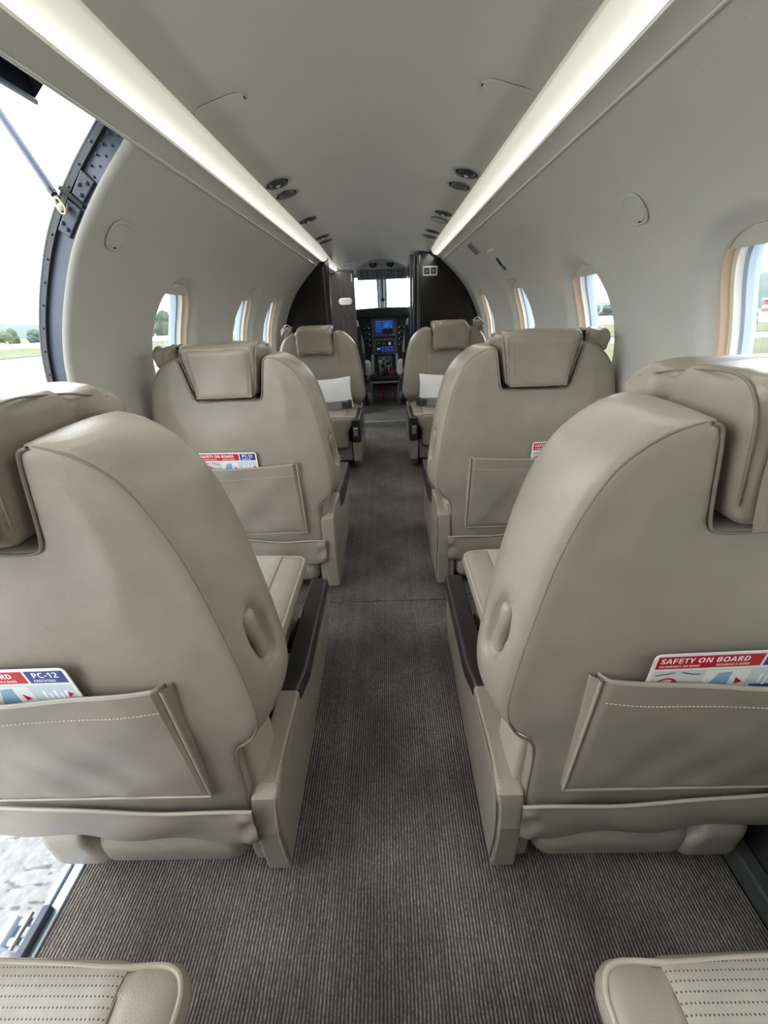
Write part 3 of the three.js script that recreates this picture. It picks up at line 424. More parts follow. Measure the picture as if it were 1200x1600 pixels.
function makeSeat(label, x, z, a, turn, o) {
  const t = thing('cabin_seat', label, 'seat', [x, 0, z], turn, 'taupe leather cabin seats');
  const g = (k) => geo(k, a);
  const back = mesh('backrest', g('back'), M.leather, t);
  mesh('seam_piping', g('seam'), M.leatherSeam, back); 
  if (!o.noGrip) mesh('recline_grip', g('grip'), M.leather, back);
  const h = mesh('headrest', g('head'), M.leatherHead, t);
  mesh('headrest_flap', g('headFlap'), M.leatherHead, h); mesh('flap_stitching', g('headFlapStitch'), M.leatherSeam, h); mesh('flap_stitching', g('headFlapStitchB'), M.leatherSeam, h); mesh('notch_piping', g('notchPipe'), M.leather, back); mesh('headrest_piping', g('headPipe'), M.leatherHead, h);
  if (o.pocket) {
    const p = mesh('pocket', g('pocket'), M.leather, t); mesh('hem_stitching', g('pocketHem'), M.thread, p); mesh('pocket_piping', g('pocketPipe'), M.leatherPipe, p); mesh('pocket_gusset', g('gusset'), M.leather, p); mesh('pocket_gusset', g('gussetB'), M.leather, p);
  }
  const fl = mesh('lower_flap', g('flap'), M.leather, t); mesh('flap_piping', g('flapPipe'), M.leatherPipe, fl);
  mesh('base_beam', g('beam'), M.leather, t); mesh('beam_end_cap', g('beamCap'), M.leather, t); mesh('beam_inner_end', g('beamInner'), M.leather, t); mesh('side_bracket', g('bracket'), M.leatherPipe, t);
  mesh('pedestal', g('pedestal'), M.black, t); mesh('seat_rails', g('rails'), M.darkMetal, t); mesh('front_fairing', g('frontFairing'), M.leather, t);
  const c = mesh('cushion', g('cush'), M.leather, t); mesh('cushion_insert', g('cushInsert'), M.perforated, c).userData.label = 'perforated leather centre panel'; mesh('cushion_piping', g('cushPipe'), M.leatherPipe, c); mesh('cushion_seam', g('cushSeam'), M.leatherSeam, c); mesh('cushion_seam', g('cushSeamB'), M.leatherSeam, c);
  mesh('harness_pouch', g('pouch'), M.leatherHead, t); mesh('harness_strap', g('pouchStrap'), M.black, t);
  if (o.arm) { const P = ARMS[o.arm], pick = (k) => a < 0 ? P[k] : (armM[o.arm + k] || (armM[o.arm + k] = mirrorX(P[k])));
    const pn = mesh('arm_panel', pick('panel'), M.leather, t); mesh('arm_seam', pick('seam'), M.leatherSeam, pn); mesh('arm_stitching', pick('thr'), M.thread, pn); mesh('armrest', pick('dark'), M.armDark, t).userData.label = 'dark brown armrest cap';
    if (o.arm === 'aft') mesh('arm_latch', a < 0 ? rbox(0.030, 0.055, 0.010, 0.004, -0.277, 0.30, -0.588) : rbox(0.030, 0.055, 0.010, 0.004, 0.277, 0.30, -0.588), M.steel, t).userData.label = 'brushed metal latch'; }
  if (o.belt) { const s = a < 0 ? -1 : 1;
    mesh('lap_belt', grid(16, 2, (u, v) => V(s * lerp(-0.14, 0.25, u), 0.412 + 0.048 * v + 0.012 * u, -0.465 + 0.05 * u + 0.02 * v), a > 0), M.belt, t);
    mesh('belt_buckle', merge([rbox(0.05, 0.045, 0.014, 0.005, s * 0.205, 0.446, -0.420), rbox(0.03, 0.055, 0.018, 0.005, s * 0.235, 0.450, -0.408)]), M.darkMetal, t);
    const lp = Array.from({ length: 14 }, (_, i) => { const q = i / 14 * 2 * Math.PI; return V(-s * (0.19 + 0.020 * Math.cos(q)), 0.925 + 0.020 * Math.sin(q), -0.12); });
    mesh('harness_loop', tube(lp, 0.004, 30, true), M.steel, t); }
  return t;
}
const SX = 0.485, SR = 0.503;
makeSeat('taupe leather seat back standing beside the open cargo doorway', -0.489, -0.385, 1, 0, { pocket: true, arm: 'near' });
makeSeat('taupe leather seat back beside the aft window of the closed wall', SR, -0.385, -1, 0, { pocket: true, arm: 'near' });
makeSeat('taupe leather seat ahead of the doorway seat, back with card pocket', -SX, -1.29, 1, 0, { pocket: true, arm: 'mid' });
makeSeat('taupe leather seat ahead of the aft window seat, card hidden in pocket', SR, -1.29, -1, 0, { pocket: true, arm: 'mid' });
makeSeat('aft facing taupe seat with pillow beside the white latched dark door', -0.465, -3.14, -1, Math.PI, { arm: 'aft', belt: true });
makeSeat('aft facing taupe seat with pillow in front of the switch plate bulkhead', 0.475, -3.14, 1, Math.PI, { arm: 'aft', belt: true });
makeSeat('seat cushion with perforated panel beside the cargo door sill bracket', -0.470, 0.40, 1, 0, { noGrip: true });
makeSeat('seat cushion with perforated panel on the closed wall side of the carpet', 0.502, 0.40, -1, 0, { noGrip: true });

// pillows
const pillowGeo = nets((x, y, z) => { const px = Math.pow(Math.abs(x) / 0.155, 3.2), py = Math.pow(Math.abs(y) / 0.105, 3.2), e = 1 - Math.max(0, 1 - Math.max(px, py)); const th = 0.045 * Math.sqrt(Math.max(0, (1 - Math.pow(Math.abs(x) / 0.165, 2.5)) * (1 - Math.pow(Math.abs(y) / 0.115, 2.5)))) + 0.004; const pinch = 0.010 * Math.cos(x / 0.16 * 1.6) * Math.sign(y) * -1; return Math.max(Math.abs(z) - th - 0.003 * Math.sin(x * 35) * Math.sin(y * 40), Math.abs(x) - 0.16 + 0.012 * Math.cos(y / 0.11 * 1.5), Math.abs(y) - 0.11 + 0.012 * Math.cos(x / 0.16 * 1.5)) * 0.7; }, [-0.17, -0.12, -0.06, 0.17, 0.12, 0.06], 0.006);
function pillow(label, x, y, z, rx, ry, rz) { const m = single('pillow', pillowGeo, M.pillow, label, 'pillow', 'small white pillows'); m.position.set(x, y, z); m.rotation.set(rx, ry, rz, 'YXZ'); }
pillow('small white pillow on the seat beside the white latched dark door', -0.375, 0.498, -2.83, -0.33, 0.10, 0.05);
pillow('small white pillow on the seat before the switch plate bulkhead', 0.405, 0.498, -2.83, -0.33, -0.10, -0.04);

// safety cards
const cardTex = (() => {
  const c = document.createElement('canvas'); c.width = 1024; c.height = 720; const k = c.getContext('2d');
  k.fillStyle = '#f1f1ee'; k.fillRect(0, 0, 1024, 720);
  k.fillStyle = '#c01428'; k.fillRect(24, 22, 690, 118); k.fillStyle = '#2b3f8c'; k.fillRect(730, 22, 270, 118);
  k.fillStyle = '#fff'; k.font = 'bold 66px sans-serif'; k.textBaseline = 'alphabetic'; k.fillText('SAFETY ON BOARD', 44, 88, 650);
  k.font = 'bold 26px sans-serif'; k.fillText('SICHERHEIT AN BORD', 46, 126, 300); k.fillText('SECURITE A BORD', 420, 126, 270);
  k.font = 'bold 70px sans-serif'; k.fillText('PC-12', 768, 88, 200); k.font = 'bold 30px sans-serif'; k.fillText('EXECUTIVE', 760, 128, 212);
  k.fillStyle = '#d6d8d6'; k.fillRect(24, 160, 976, 530); k.fillStyle = '#e9efef'; k.fillRect(380, 170, 300, 240); k.fillStyle = '#c9dbe6'; k.fillRect(700, 170, 290, 240);
  k.strokeStyle = '#222'; k.lineWidth = 9; k.beginPath(); k.moveTo(50, 205); k.lineTo(130, 190); k.lineTo(170, 180); k.moveTo(220, 180); k.lineTo(290, 200); k.lineTo(350, 205); k.stroke();
  k.strokeStyle = '#c01428'; k.lineWidth = 16; k.beginPath(); k.arc(140, 310, 70, 0, 7); k.moveTo(90, 360); k.lineTo(190, 260); k.stroke();
  k.fillStyle = '#8fb3cc'; k.beginPath(); k.moveTo(410, 380); k.lineTo(470, 200); k.lineTo(560, 190); k.lineTo(560, 380); k.fill();
  k.fillStyle = '#c01428'; k.beginPath(); k.moveTo(600, 250); k.lineTo(660, 300); k.lineTo(610, 320); k.fill();
  k.fillStyle = '#3a64a0'; k.fillRect(720, 330, 240, 40); k.fillStyle = '#fff'; for (let i = 0; i < 5; i++) k.fillRect(760 + i * 40, 220 + (i % 2) * 30, 18, 90); k.fillStyle = '#c01428'; k.beginPath(); k.moveTo(940, 240); k.lineTo(980, 260); k.lineTo(930, 300); k.fill();
  k.fillStyle = '#b8c4c8'; for (let r = 0; r < 2; r++) for (let i = 0; i < 4; i++) k.fillRect(40 + i * 240, 430 + r * 130, 215, 110);
  const t = new THREE.CanvasTexture(c); t.colorSpace = THREE.SRGBColorSpace; return t;
})();
const cardMat = phy(lin(1, 1, 1), 0.3, { map: cardTex });
function card(label, x, y, z, rz, w = 0.20) {
  const s = capsule2D(w, 0.145, 0.008), g = ext(s, 0.0008, 0.0002, 1); const p = g.attributes.position, uv = g.attributes.uv; for (let i = 0; i < p.count; i++) uv.setXY(i, p.getX(i) / w + 0.5, p.getY(i) / 0.145 + 0.5);
  const m = single('safety_card', g, cardMat, label, 'card', 'printed safety cards'); m.position.set(x, y, z); m.rotation.set(0.06, 0, rz);
}
card('safety card in the pocket of the seat beside the cargo doorway', -0.507, 0.524, -0.3715, 0.01);
card('safety card in the pocket of the seat beside the aft window', 0.470, 0.524, -0.3715, 0.03);
card('safety card in the pocket of the seat ahead of the doorway seat', -0.522, 0.524, -1.2765, -0.02);
card('safety card mostly hidden in the pocket ahead of the aft window seat', 0.612, 0.524, -1.2765, 0.02);

// ---------------------------------------------------------------- ceiling fittings
function ceilFrame(x, z) { const y = ceilPt(x, z).y, dx = (ceilPt(x + 0.01, z).y - ceilPt(x - 0.01, z).y) / 0.02, dz = (ceilPt(x, z + 0.01).y - ceilPt(x, z - 0.01).y) / 0.02; return { pos: V(x, y, z), q: new THREE.Quaternion().setFromUnitVectors(V(0, -1, 0), V(dx, -1, dz).normalize()) }; }
const ringGeo = (() => { const p = [[0.0455, -0.002], [0.0460, 0.003], [0.0445, 0.0055], [0.0415, 0.005], [0.0405, 0.002]].map(([r, h]) => new THREE.Vector2(r, -h)); return new THREE.LatheGeometry(p, 32); })();
const cupGeo = new THREE.LatheGeometry([[0.041, -0.0022], [0.030, -0.0026], [0.0, -0.0026]].map(([r, h]) => new THREE.Vector2(r, h)), 28);
const ballGeo = new THREE.LatheGeometry([[0.0, -0.010], [0.010, -0.011], [0.013, -0.009], [0.020, -0.010], [0.027, -0.006], [0.031, -0.002]].map(([r, h]) => new THREE.Vector2(r, h)), 28);
const lampGeo = new THREE.SphereGeometry(0.026, 24, 12, 0, Math.PI * 2, Math.PI / 2, Math.PI / 2);
function downlight(kind, x, z, label) {
  const t = thing(kind === 'lamp' ? 'reading_light' : 'air_vent', label, kind === 'lamp' ? 'reading light' : 'air vent', [0, 0, 0], 0, 'round ceiling fittings');
  const f = ceilFrame(x, z); t.position.copy(f.pos); t.quaternion.copy(f.q); t.position.y += 0.0015;
  mesh('bezel', ringGeo, M.bezelMetal, t); mesh('cup', cupGeo, M.blackGloss, t);
  if (kind === 'lamp') mesh('lens', tr(lampGeo.clone().scale(1.15, 0.42, 1.15), 0, -0.002, 0), M.smoked, t); else { mesh('nozzle', ballGeo, M.darkMetal, t); mesh('nozzle_core', tr(new THREE.SphereGeometry(0.007, 16, 10), 0, -0.009, 0), M.steel, t); }
}
const sd = { '-1': 'doorway side', '1': 'closed wall side' };
downlight('vent', -0.325, -1.72, 'round air vent paired over the doorway side, aft of its pair'); downlight('lamp', -0.325, -1.86, 'round reading light paired over the doorway side, forward of its vent');
downlight('vent', 0.325, -1.71, 'round air vent of the aft pair on the closed wall side'); downlight('lamp', 0.325, -1.86, 'round reading light of the aft pair on the closed wall side');
downlight('vent', -0.325, -2.32, 'single round air vent in the doorway side ceiling'); downlight('vent', 0.325, -2.31, 'round air vent beside the pale round lens');
{ const t = thing('dome_lens', 'pale flat round lens in the ceiling beside an air vent', 'light', [0, 0, 0]); const f = ceilFrame(0.325, -2.46); t.position.copy(f.pos); t.quaternion.copy(f.q); mesh('bezel', ringGeo, M.darkMetal, t); mesh('lens', cyl(0.041, 0.041, 0.003, 0, -0.003, 0), M.lens, t); }
downlight('vent', -0.325, -2.80, 'round air vent of the forward pair on the doorway side'); downlight('lamp', -0.325, -2.95, 'round reading light of the forward pair on the doorway side');
downlight('vent', 0.325, -2.79, 'round air vent of the forward pair on the closed wall side'); downlight('lamp', 0.325, -2.95, 'round reading light of the forward pair on the closed wall side');
// cover plates
function coverPlate(name, g0, label, pos, q) { const t = thing(name, label, 'cover plate', [0, 0, 0]); t.position.copy(pos); t.quaternion.copy(q); return t; }
for (const s of [-1, 1]) { // ceiling mask panel covers
  const f = ceilFrame(s * 0.312, -1.165), t = thing('ceiling_cover', s < 0 ? 'oval cream ceiling cover beside the doorway side light strip' : 'oval cream ceiling cover beside the closed wall light strip', 'cover plate'); t.position.copy(f.pos); t.quaternion.copy(f.q);
  const g = ext(capsule2D(0.118, 0.060, 0.028), 0.002, 0.001); g.rotateX(Math.PI / 2); mesh('plate', tr(g, 0, -0.0005, 0), M.ceil, t);
  const r = capsule2D(0.1225, 0.0645, 0.030); r.holes.push(capsule2D(0.1195, 0.0615, 0.0288)); const rg = ext(r, 0.0012, 0); rg.rotateX(Math.PI / 2); mesh('gap_line', tr(rg, 0, 0.0004, 0), M.leatherSeam, t);
  mesh('finger_notch', rbox(0.004, 0.003, 0.012, 0.001, s < 0 ? 0.057 : -0.057, -0.003, 0.004), M.gap, t);
}
function wallFrame(side, y, z) { const s = sOfY(y), [x, yy] = wallAt(s, 0), t = WALL.getTangentAt(s); const n = V(-side * t.y, t.x, 0), up = V(side * t.x, t.y, 0), zx = V().crossVectors(up, n); const m = new THREE.Matrix4().makeBasis(zx, up, n); return { pos: V(side * x, yy, z).addScaledVector(n, 0.003), q: new THREE.Quaternion().setFromRotationMatrix(m) }; }
for (const [s, y, z] of [[-1, 1.192, -1.155], [1, 1.190, -1.12]]) {
  const f = wallFrame(s, y, z), t = thing('wall_cover', s < 0 ? 'small rounded cream wall cover near the cargo doorway' : 'small rounded cream wall cover high on the closed wall', 'cover plate'); t.position.copy(f.pos); t.quaternion.copy(f.q);
  mesh('rim', ext((() => { const r = capsule2D(0.080, 0.074, 0.032); r.holes.push(capsule2D(0.069, 0.063, 0.028)); return r; })(), 0.0012, 0.0010), M.wall, t);
  mesh('plate', ext(capsule2D(0.064, 0.058, 0.026), 0.0015, 0.0010), M.wall, t);
  mesh('recess', ext((() => { const r = capsule2D(0.0690, 0.0630, 0.028); r.holes.push(capsule2D(0.0658, 0.0598, 0.0267)); return r; })(), 0.0003, 0), M.gap, t);
  mesh('finger_notch', rbox(0.012, 0.004, 0.004, 0.001, 0, -0.030, 0.001), M.gap, t);
}
{ const f = wallFrame(1, 1.285, -2.50), t = thing('speaker_grille', 'small square grey patterned plate high on the closed wall', 'plate'); t.position.copy(f.pos); t.quaternion.copy(f.q);
  const c = document.createElement('canvas'); c.width = c.height = 64; const k = c.getContext('2d'); k.fillStyle = '#8c8a86'; k.fillRect(0, 0, 64, 64); for (let i = 0; i < 8; i++) for (let j = 0; j < 8; j++) { k.fillStyle = ['#6d6a68', '#a09c9a', '#7a5b62', '#8a8788'][(i * 3 + j * 5) % 4]; k.fillRect(i * 8, j * 8, 6, 6); }
  const tx = new THREE.CanvasTexture(c); tx.colorSpace = THREE.SRGBColorSpace; mesh('frame', rbox(0.118, 0.082, 0.004, 0.002), M.plate, t); mesh('face', rbox(0.108, 0.072, 0.004, 0.002, 0, 0, 0.001), std(lin(0.8, 0.8, 0.8), 0.6, { map: tx }), t); }
{ const f = wallFrame(1, 1.19, -2.28), t = thing('latch_panel', 'long cream wall panel with black latch slot on the closed wall', 'panel'); t.position.copy(f.pos); t.quaternion.copy(f.q);
  const r = capsule2D(0.135, 0.150, 0.012); r.holes.push(capsule2D(0.131, 0.146, 0.011)); mesh('groove', ext(r, 0.001, 0), M.white, t);
  mesh('slot', rbox(0.020, 0.045, 0.004, 0.003, -0.005, 0.015, 0.001), M.black, t); mesh('button', rbox(0.026, 0.022, 0.004, 0.003, 0.005, -0.022, 0.001), M.darkMetal, t); mesh('top_ledge', rbox(0.12, 0.008, 0.006, 0.002, 0, 0.082, 0.002), M.white, t); }
{ const t = thing('ceiling_slot', 'small dark slotted vent in the ceiling by the dark door', 'vent'); const f = ceilFrame(-0.27, -3.86); t.position.copy(f.pos); t.quaternion.copy(f.q); mesh('plate', rbox(0.10, 0.004, 0.05, 0.001), M.plate, t); mesh('slot', rbox(0.03, 0.005, 0.016, 0.002, -0.022, -0.001, 0), M.black, t); mesh('slot', rbox(0.03, 0.005, 0.016, 0.002, 0.022, -0.001, 0), M.black, t); }

// ---------------------------------------------------------------- forward bulkheads and door
function profShape(side, xin, off = 0.03, topY = 1.40) { const pts = []; for (let i = 0; i <= 40; i++) { const [x, y] = wallAt(i / 40, off); pts.push([side * x, Math.max(y, -0.01)]); } pts.push([side * 0.43, 1.36], [side * 0.38, 1.395], ...(xin < 0.37 ? [[side * xin, ceilPt(xin, BULK_Z).y + 0.01]] : []), [side * xin, -0.01]); return shapeOf(pts); }
{ const t = structGroup('wall_front_left', 'dark brown bulkhead panel behind the doorway side seat'); const g = ext(profShape(-1, 0.425), 0.035, 0.002); g.translate(0, 0, BULK_Z - 0.037); mesh('panel', g, M.wood, t); mesh('edge_post', rbox(0.014, 1.32, 0.045, 0.004, -0.424, 0.66, BULK_Z - 0.018), M.woodLight, t); }
{ const t = structGroup('wall_front_right', 'dark gloss bulkhead with vertical pillar by the cockpit aisle'); const g = ext(profShape(1, 0.30), 0.035, 0.002); g.translate(0, 0, BULK_Z - 0.037); mesh('panel', g, M.wood, t);
  mesh('side_panel', rbox(0.03, 1.34, 0.72, 0.004, 0.262, 0.69, -3.82), M.wood, t);
  mesh('pillar', merge([rbox(0.03, 1.37, 0.05, 0.012, 0.290, 0.69, BULK_Z + 0.005), rbox(0.022, 1.36, 0.04, 0.010, 0.258, 0.69, BULK_Z - 0.002), rbox(0.016, 1.36, 0.04, 0.006, 0.236, 0.69, BULK_Z - 0.015)]), phy(lin(0.030, 0.033, 0.038), 0.25), t);
  mesh('rear_wall', tr(new THREE.BoxGeometry(0.55, 1.34, 0.02), 0.53, 0.66, -4.20), M.wood, t); }
{ const t = thing('switch_plate', 'silver framed double switch plate on the dark bulkhead', 'switch', [0.378, 1.262, BULK_Z + 0.002]);
  mesh('frame', (() => { const s = capsule2D(0.108, 0.062, 0.006); s.holes.push(capsule2D(0.040, 0.042, 0.003).getPoints().map((p) => p) && (() => { const q = new THREE.Path(); q.moveTo(-0.046, -0.021); q.lineTo(-0.004, -0.021); q.lineTo(-0.004, 0.021); q.lineTo(-0.046, 0.021); return q; })()); s.holes.push((() => { const q = new THREE.Path(); q.moveTo(0.004, -0.021); q.lineTo(0.046, -0.021); q.lineTo(0.046, 0.021); q.lineTo(0.004, 0.021); return q; })()); return ext(s, 0.006, 0.001); })(), std(lin(0.35, 0.34, 0.32), 0.4, { metalness: 0.3 }), t);
  for (const x of [-0.025, 0.025]) { const b = mesh('switch', rbox(0.038, 0.040, 0.006, 0.002, x, 0, 0.001), M.black, t); mesh('switch_mark', rbox(0.018, 0.018, 0.002, 0.001, x, 0, 0.0045), M.bezel, b); } }
{ const t = thing('cockpit_door', 'dark brown door panel with white oval latch beside the cockpit', 'door', [-0.378, 0, -4.17]);
  const s = shapeOf([[-0.13, 0.02], [0.132, 0.02], [0.132, 1.345], [-0.13, 1.325]]); const g = ext(s, 0.025, 0.003); mesh('panel', g, M.woodLight, t);
  const l = mesh('latch', tr(ext(capsule2D(0.118, 0.05), 0.010, 0.003), 0.045, 1.103, 0.026), M.white, t); mesh('latch_inset', tr(ext(capsule2D(0.10, 0.034), 0.002, 0.001), 0.045, 1.103, 0.039), M.plate, l);
  mesh('top_catch', rbox(0.012, 0.06, 0.008, 0.003, 0.115, 1.29, 0.030), M.plate, t); }
// entry vestibule (left, open airstair doorway) : jambs
{ struct('wall_vestibule', strip(-1, -4.35, -4.12, 0, 1, 0, 20), M.wall); struct('wall_vestibule_outer', strip(-1, -4.9, -4.05, 0, 1, 0.1, 20), M.white);
  struct('trim_11', strip(-1, BULK_Z - 0.12, BULK_Z - 0.03, 0, 1, 0.02, 20), M.frameBlue); }

// ---------------------------------------------------------------- cockpit
{ // shell: side walls, roof, header arch
  const cs = structGroup('wall_cockpit', 'cockpit shell');
  for (const s of [-1, 1]) mesh('side_wall', grid(16, 12, (u, v) => { const z = lerp(-4.2, -5.9, v), k = 1 - 0.30 * v * v, [x, y] = wallAt(u * 0.72, 0.0); return V(s * x * k, y * (1 - 0.02 * v), z); }, s < 0), M.ckDark, cs);
  for (const s of [-1, 1]) mesh('roof_side', grid(8, 6, (u, v) => { const z = lerp(-4.2, -5.15, v); const [x, y] = wallAt(lerp(0.86, 1, u), 0); return V(s * x, y + 0.05 * u, z); }, s < 0), M.ckWhite, cs);
  mesh('roof', grid(24, 10, (u, v) => { const a = lerp(-1, 1, u), z = lerp(HEAD_Z, -5.15, v); return V(a * 0.50, 1.470 - 0.05 * a * a - 0.065 * sstep(0, 0.5, v), z); }), M.ckWhite, cs);
  mesh('header_face', grid(40, 3, (u, v) => { const x = lerp(-0.40, 0.40, u), y0 = ceilPt(clamp(x, -0.37, 0.37), HEAD_Z).y; return V(x, lerp(y0, 1.48, v), HEAD_Z - 0.001); }), M.ckWhite, cs);
  mesh('firewall', tr(new THREE.BoxGeometry(1.3, 1.0, 0.03), 0, 0.48, -5.6), M.ckDark, cs);
}
{ const t = structGroup('window_windscreen', 'bright two pane windscreen');
  const A = [V(-0.62, 1.03, -5.42), V(0, 1.03, -5.66), V(0, 1.37, -5.20), V(-0.54, 1.36, -5.06)];
  for (const s of [-1, 1]) { mesh('pane', grid(6, 6, (u, v) => { const b = A[0].clone().lerp(A[1], u), c = A[3].clone().lerp(A[2], u), p = b.lerp(c, v); p.x *= s; return p; }), M.glass, t); }
  mesh('centre_post', merge([rod(V(0, 0.98, -5.67), V(0, 1.43, -5.13), 0.042), rod(V(-0.05, 0.98, -5.65), V(-0.05, 1.43, -5.11), 0.010), rod(V(0.05, 0.98, -5.65), V(0.05, 1.43, -5.11), 0.010)]), std(lin(0.62, 0.68, 0.70), 0.5), t);
  mesh('top_rail', merge([rod(V(-0.6, 1.385, -5.0), V(0, 1.40, -5.14), 0.045), rod(V(0.6, 1.385, -5.0), V(0, 1.40, -5.14), 0.045)]), M.ckWhite, t);
}
{ const t = thing('compass', 'small black compass hanging on the windscreen post', 'compass', [0.008, 1.135, -5.20]); mesh('stalk', rod(V(0, 0.02, 0), V(0, 0.25, 0.03), 0.007), M.black, t); mesh('body', tr(new THREE.SphereGeometry(0.026, 16, 12), 0, 0, 0), M.black, t); }
{ const t = thing('overhead_panel', 'grey overhead switch panel above the windscreen', 'control panel', [0.014, 1.350, -4.72]); t.rotation.x = 0.15; t.rotation.z = 0.0;
  mesh('panel', rbox(0.52, 0.095, 0.03, 0.012), M.panelGrey, t);
  for (const [w, x] of [[0.10, -0.18], [0.11, -0.05], [0.11, 0.075], [0.09, 0.195]]) mesh('sub_panel', rbox(w, 0.072, 0.006, 0.003, x, 0, 0.016), std(lin(0.16, 0.19, 0.22), 0.5), t);
  for (let i = 0; i < 22; i++) { const x = -0.22 + 0.021 * i, y = [0.02, -0.022, 0][i % 3]; mesh('switch', cyl(0.005, 0.004, 0.02, x, y, 0.022, Math.PI / 2, 0, 0, 10), i % 5 === 2 ? M.ckWhite : M.black, t); }
  mesh('guard', rbox(0.02, 0.014, 0.014, 0.003, 0.19, 0.024, 0.022), M.red, t); }
for (const s of [-1, 1]) { const t = thing('cockpit_vent', s < 0 ? 'round black cockpit vent nearer the dark door' : 'round black cockpit vent nearer the pillar', 'air vent', [0.012 + s * 0.085, 1.419, -4.50], 0, 'round cockpit vents'); t.rotation.x = 0.9; mesh('ring', new THREE.TorusGeometry(0.030, 0.008, 10, 24), M.black, t); mesh('ball', tr(new THREE.SphereGeometry(0.024, 16, 10), 0, 0, -0.004), M.darkMetal, t); }
// instrument panel
const mfd = (kind) => { const c = document.createElement('canvas'); c.width = 256; c.height = 200; const k = c.getContext('2d'); k.fillStyle = '#05070f'; k.fillRect(0, 0, 256, 200);
  if (kind === 0) { k.fillStyle = '#0d2f7a'; k.fillRect(6, 6, 100, 188); k.fillStyle = '#1550a0'; k.fillRect(110, 6, 140, 110); k.strokeStyle = '#8fc4ff'; k.lineWidth = 3; k.beginPath(); k.arc(180, 130, 60, 3.3, 6.1); k.stroke(); k.fillStyle = '#02040a'; k.fillRect(116, 132, 128, 60); k.fillStyle = '#4f8ee0'; for (let i = 0; i < 14; i++) k.fillRect(12 + (i % 3) * 30, 14 + Math.floor(i / 3) * 34, 22, 8); k.strokeStyle = '#57b0ff'; k.beginPath(); k.moveTo(180, 130); k.lineTo(160, 60); k.lineTo(210, 30); k.stroke(); }
  else { k.fillStyle = '#13204a'; k.fillRect(84, 100, 80, 94); k.fillRect(170, 100, 80, 94); k.strokeStyle = '#2ec24a'; k.lineWidth = 4; k.beginPath(); k.moveTo(100, 70); k.lineTo(118, 30); k.lineTo(136, 70); k.stroke(); k.fillStyle = '#b5762a'; k.fillRect(14, 40, 56, 5); k.fillStyle = '#d7c8ff'; k.fillRect(186, 24, 10, 50); k.fillRect(206, 24, 10, 50); k.fillStyle = '#6a86ff'; for (let i = 0; i < 12; i++) k.fillRect(12 + (i % 6) * 40, 112 + Math.floor(i / 6) * 42, 24, 6); k.strokeStyle = '#3a63d8'; k.strokeRect(90, 106, 66, 80); k.strokeRect(176, 106, 66, 80); k.fillStyle = '#e8e8ff'; k.fillRect(20, 130, 40, 10); }
  const t = new THREE.CanvasTexture(c); t.colorSpace = THREE.SRGBColorSpace; return t; };
{ const t = thing('instrument_panel', 'dark cockpit instrument panel with two lit displays', 'instrument panel', [0.012, 0, -5.10]);
  mesh('board', merge([rbox(1.16, 0.50, 0.03, 0.02, 0, 0.77, -0.03)]), M.ckDark, t);
  mesh('glareshield', nets((x, y, z) => smax(sbox(x, y, z, 0, 1.00, -0.08, 0.60, 0.055, 0.20, 0.04), Math.abs(x) * 0.06 + y - 1.062, 0.03), [-0.62, 0.93, -0.30, 0.62, 1.08, 0.14], 0.014), std(lin(0.014, 0.02, 0.02), 0.8), t);
  for (const [y, h, k] of [[0.842, 0.205, 0], [0.632, 0.185, 1]]) { const b = mesh('display_bezel', rbox(0.262, h, 0.03, 0.010, 0, y, 0.0), M.bezel, t); const tx = mfd(k); const g = new THREE.PlaneGeometry(0.212, h - 0.055); g.translate(0, y, 0.0165); mesh('screen', g, std(lin(0.02, 0.02, 0.02), 0.2, { map: tx, emissive: lin(1, 1, 1), emissiveMap: tx, emissiveIntensity: 0.5 }), b).userData.label = 'lit blue display'; for (let i = 0; i < 5; i++) { mesh('key', rbox(0.012, 0.006, 0.004, 0.001, -0.09 + i * 0.045, y - h / 2 + 0.012, 0.017), M.black, b); } }
  mesh('centre_column', merge([rbox(0.016, 0.44, 0.03, 0.006, -0.142, 0.74, -0.004), rbox(0.016, 0.44, 0.03, 0.006, 0.142, 0.74, -0.004)]), M.bezel, t);
  for (const s of [-1, 1]) for (let i = 0; i < 4; i++) { const r = mesh('radio_stack', rbox(0.09, 0.055, 0.02, 0.004, s * 0.205, 0.85 - i * 0.062, -0.004), M.black, t); mesh('readout', rbox(0.05, 0.016, 0.004, 0.001, s * 0.205, 0.858 - i * 0.062, 0.007), std(lin(0.05, 0.06, 0.07), 0.4), r); mesh('knob', cyl(0.009, 0.009, 0.016, s * 0.175, 0.838 - i * 0.062, 0.012, Math.PI / 2, 0, 0, 14), M.ckWhite, r); mesh('knob', cyl(0.009, 0.009, 0.016, s * 0.235, 0.838 - i * 0.062, 0.012, Math.PI / 2, 0, 0, 14), M.bezel, r); }
  for (const s of [-1, 1]) { const p = mesh('flight_display', rbox(0.20, 0.20, 0.02, 0.008, s * 0.40, 0.80, -0.004), M.bezel, t); const tx = mfd(s < 0 ? 1 : 0), g = new THREE.PlaneGeometry(0.17, 0.17); g.translate(s * 0.40, 0.80, 0.008); mesh('screen', g, std(lin(0.02, 0.02, 0.02), 0.2, { map: tx, emissive: lin(1, 1, 1), emissiveMap: tx, emissiveIntensity: 0.35 }), p); }
}
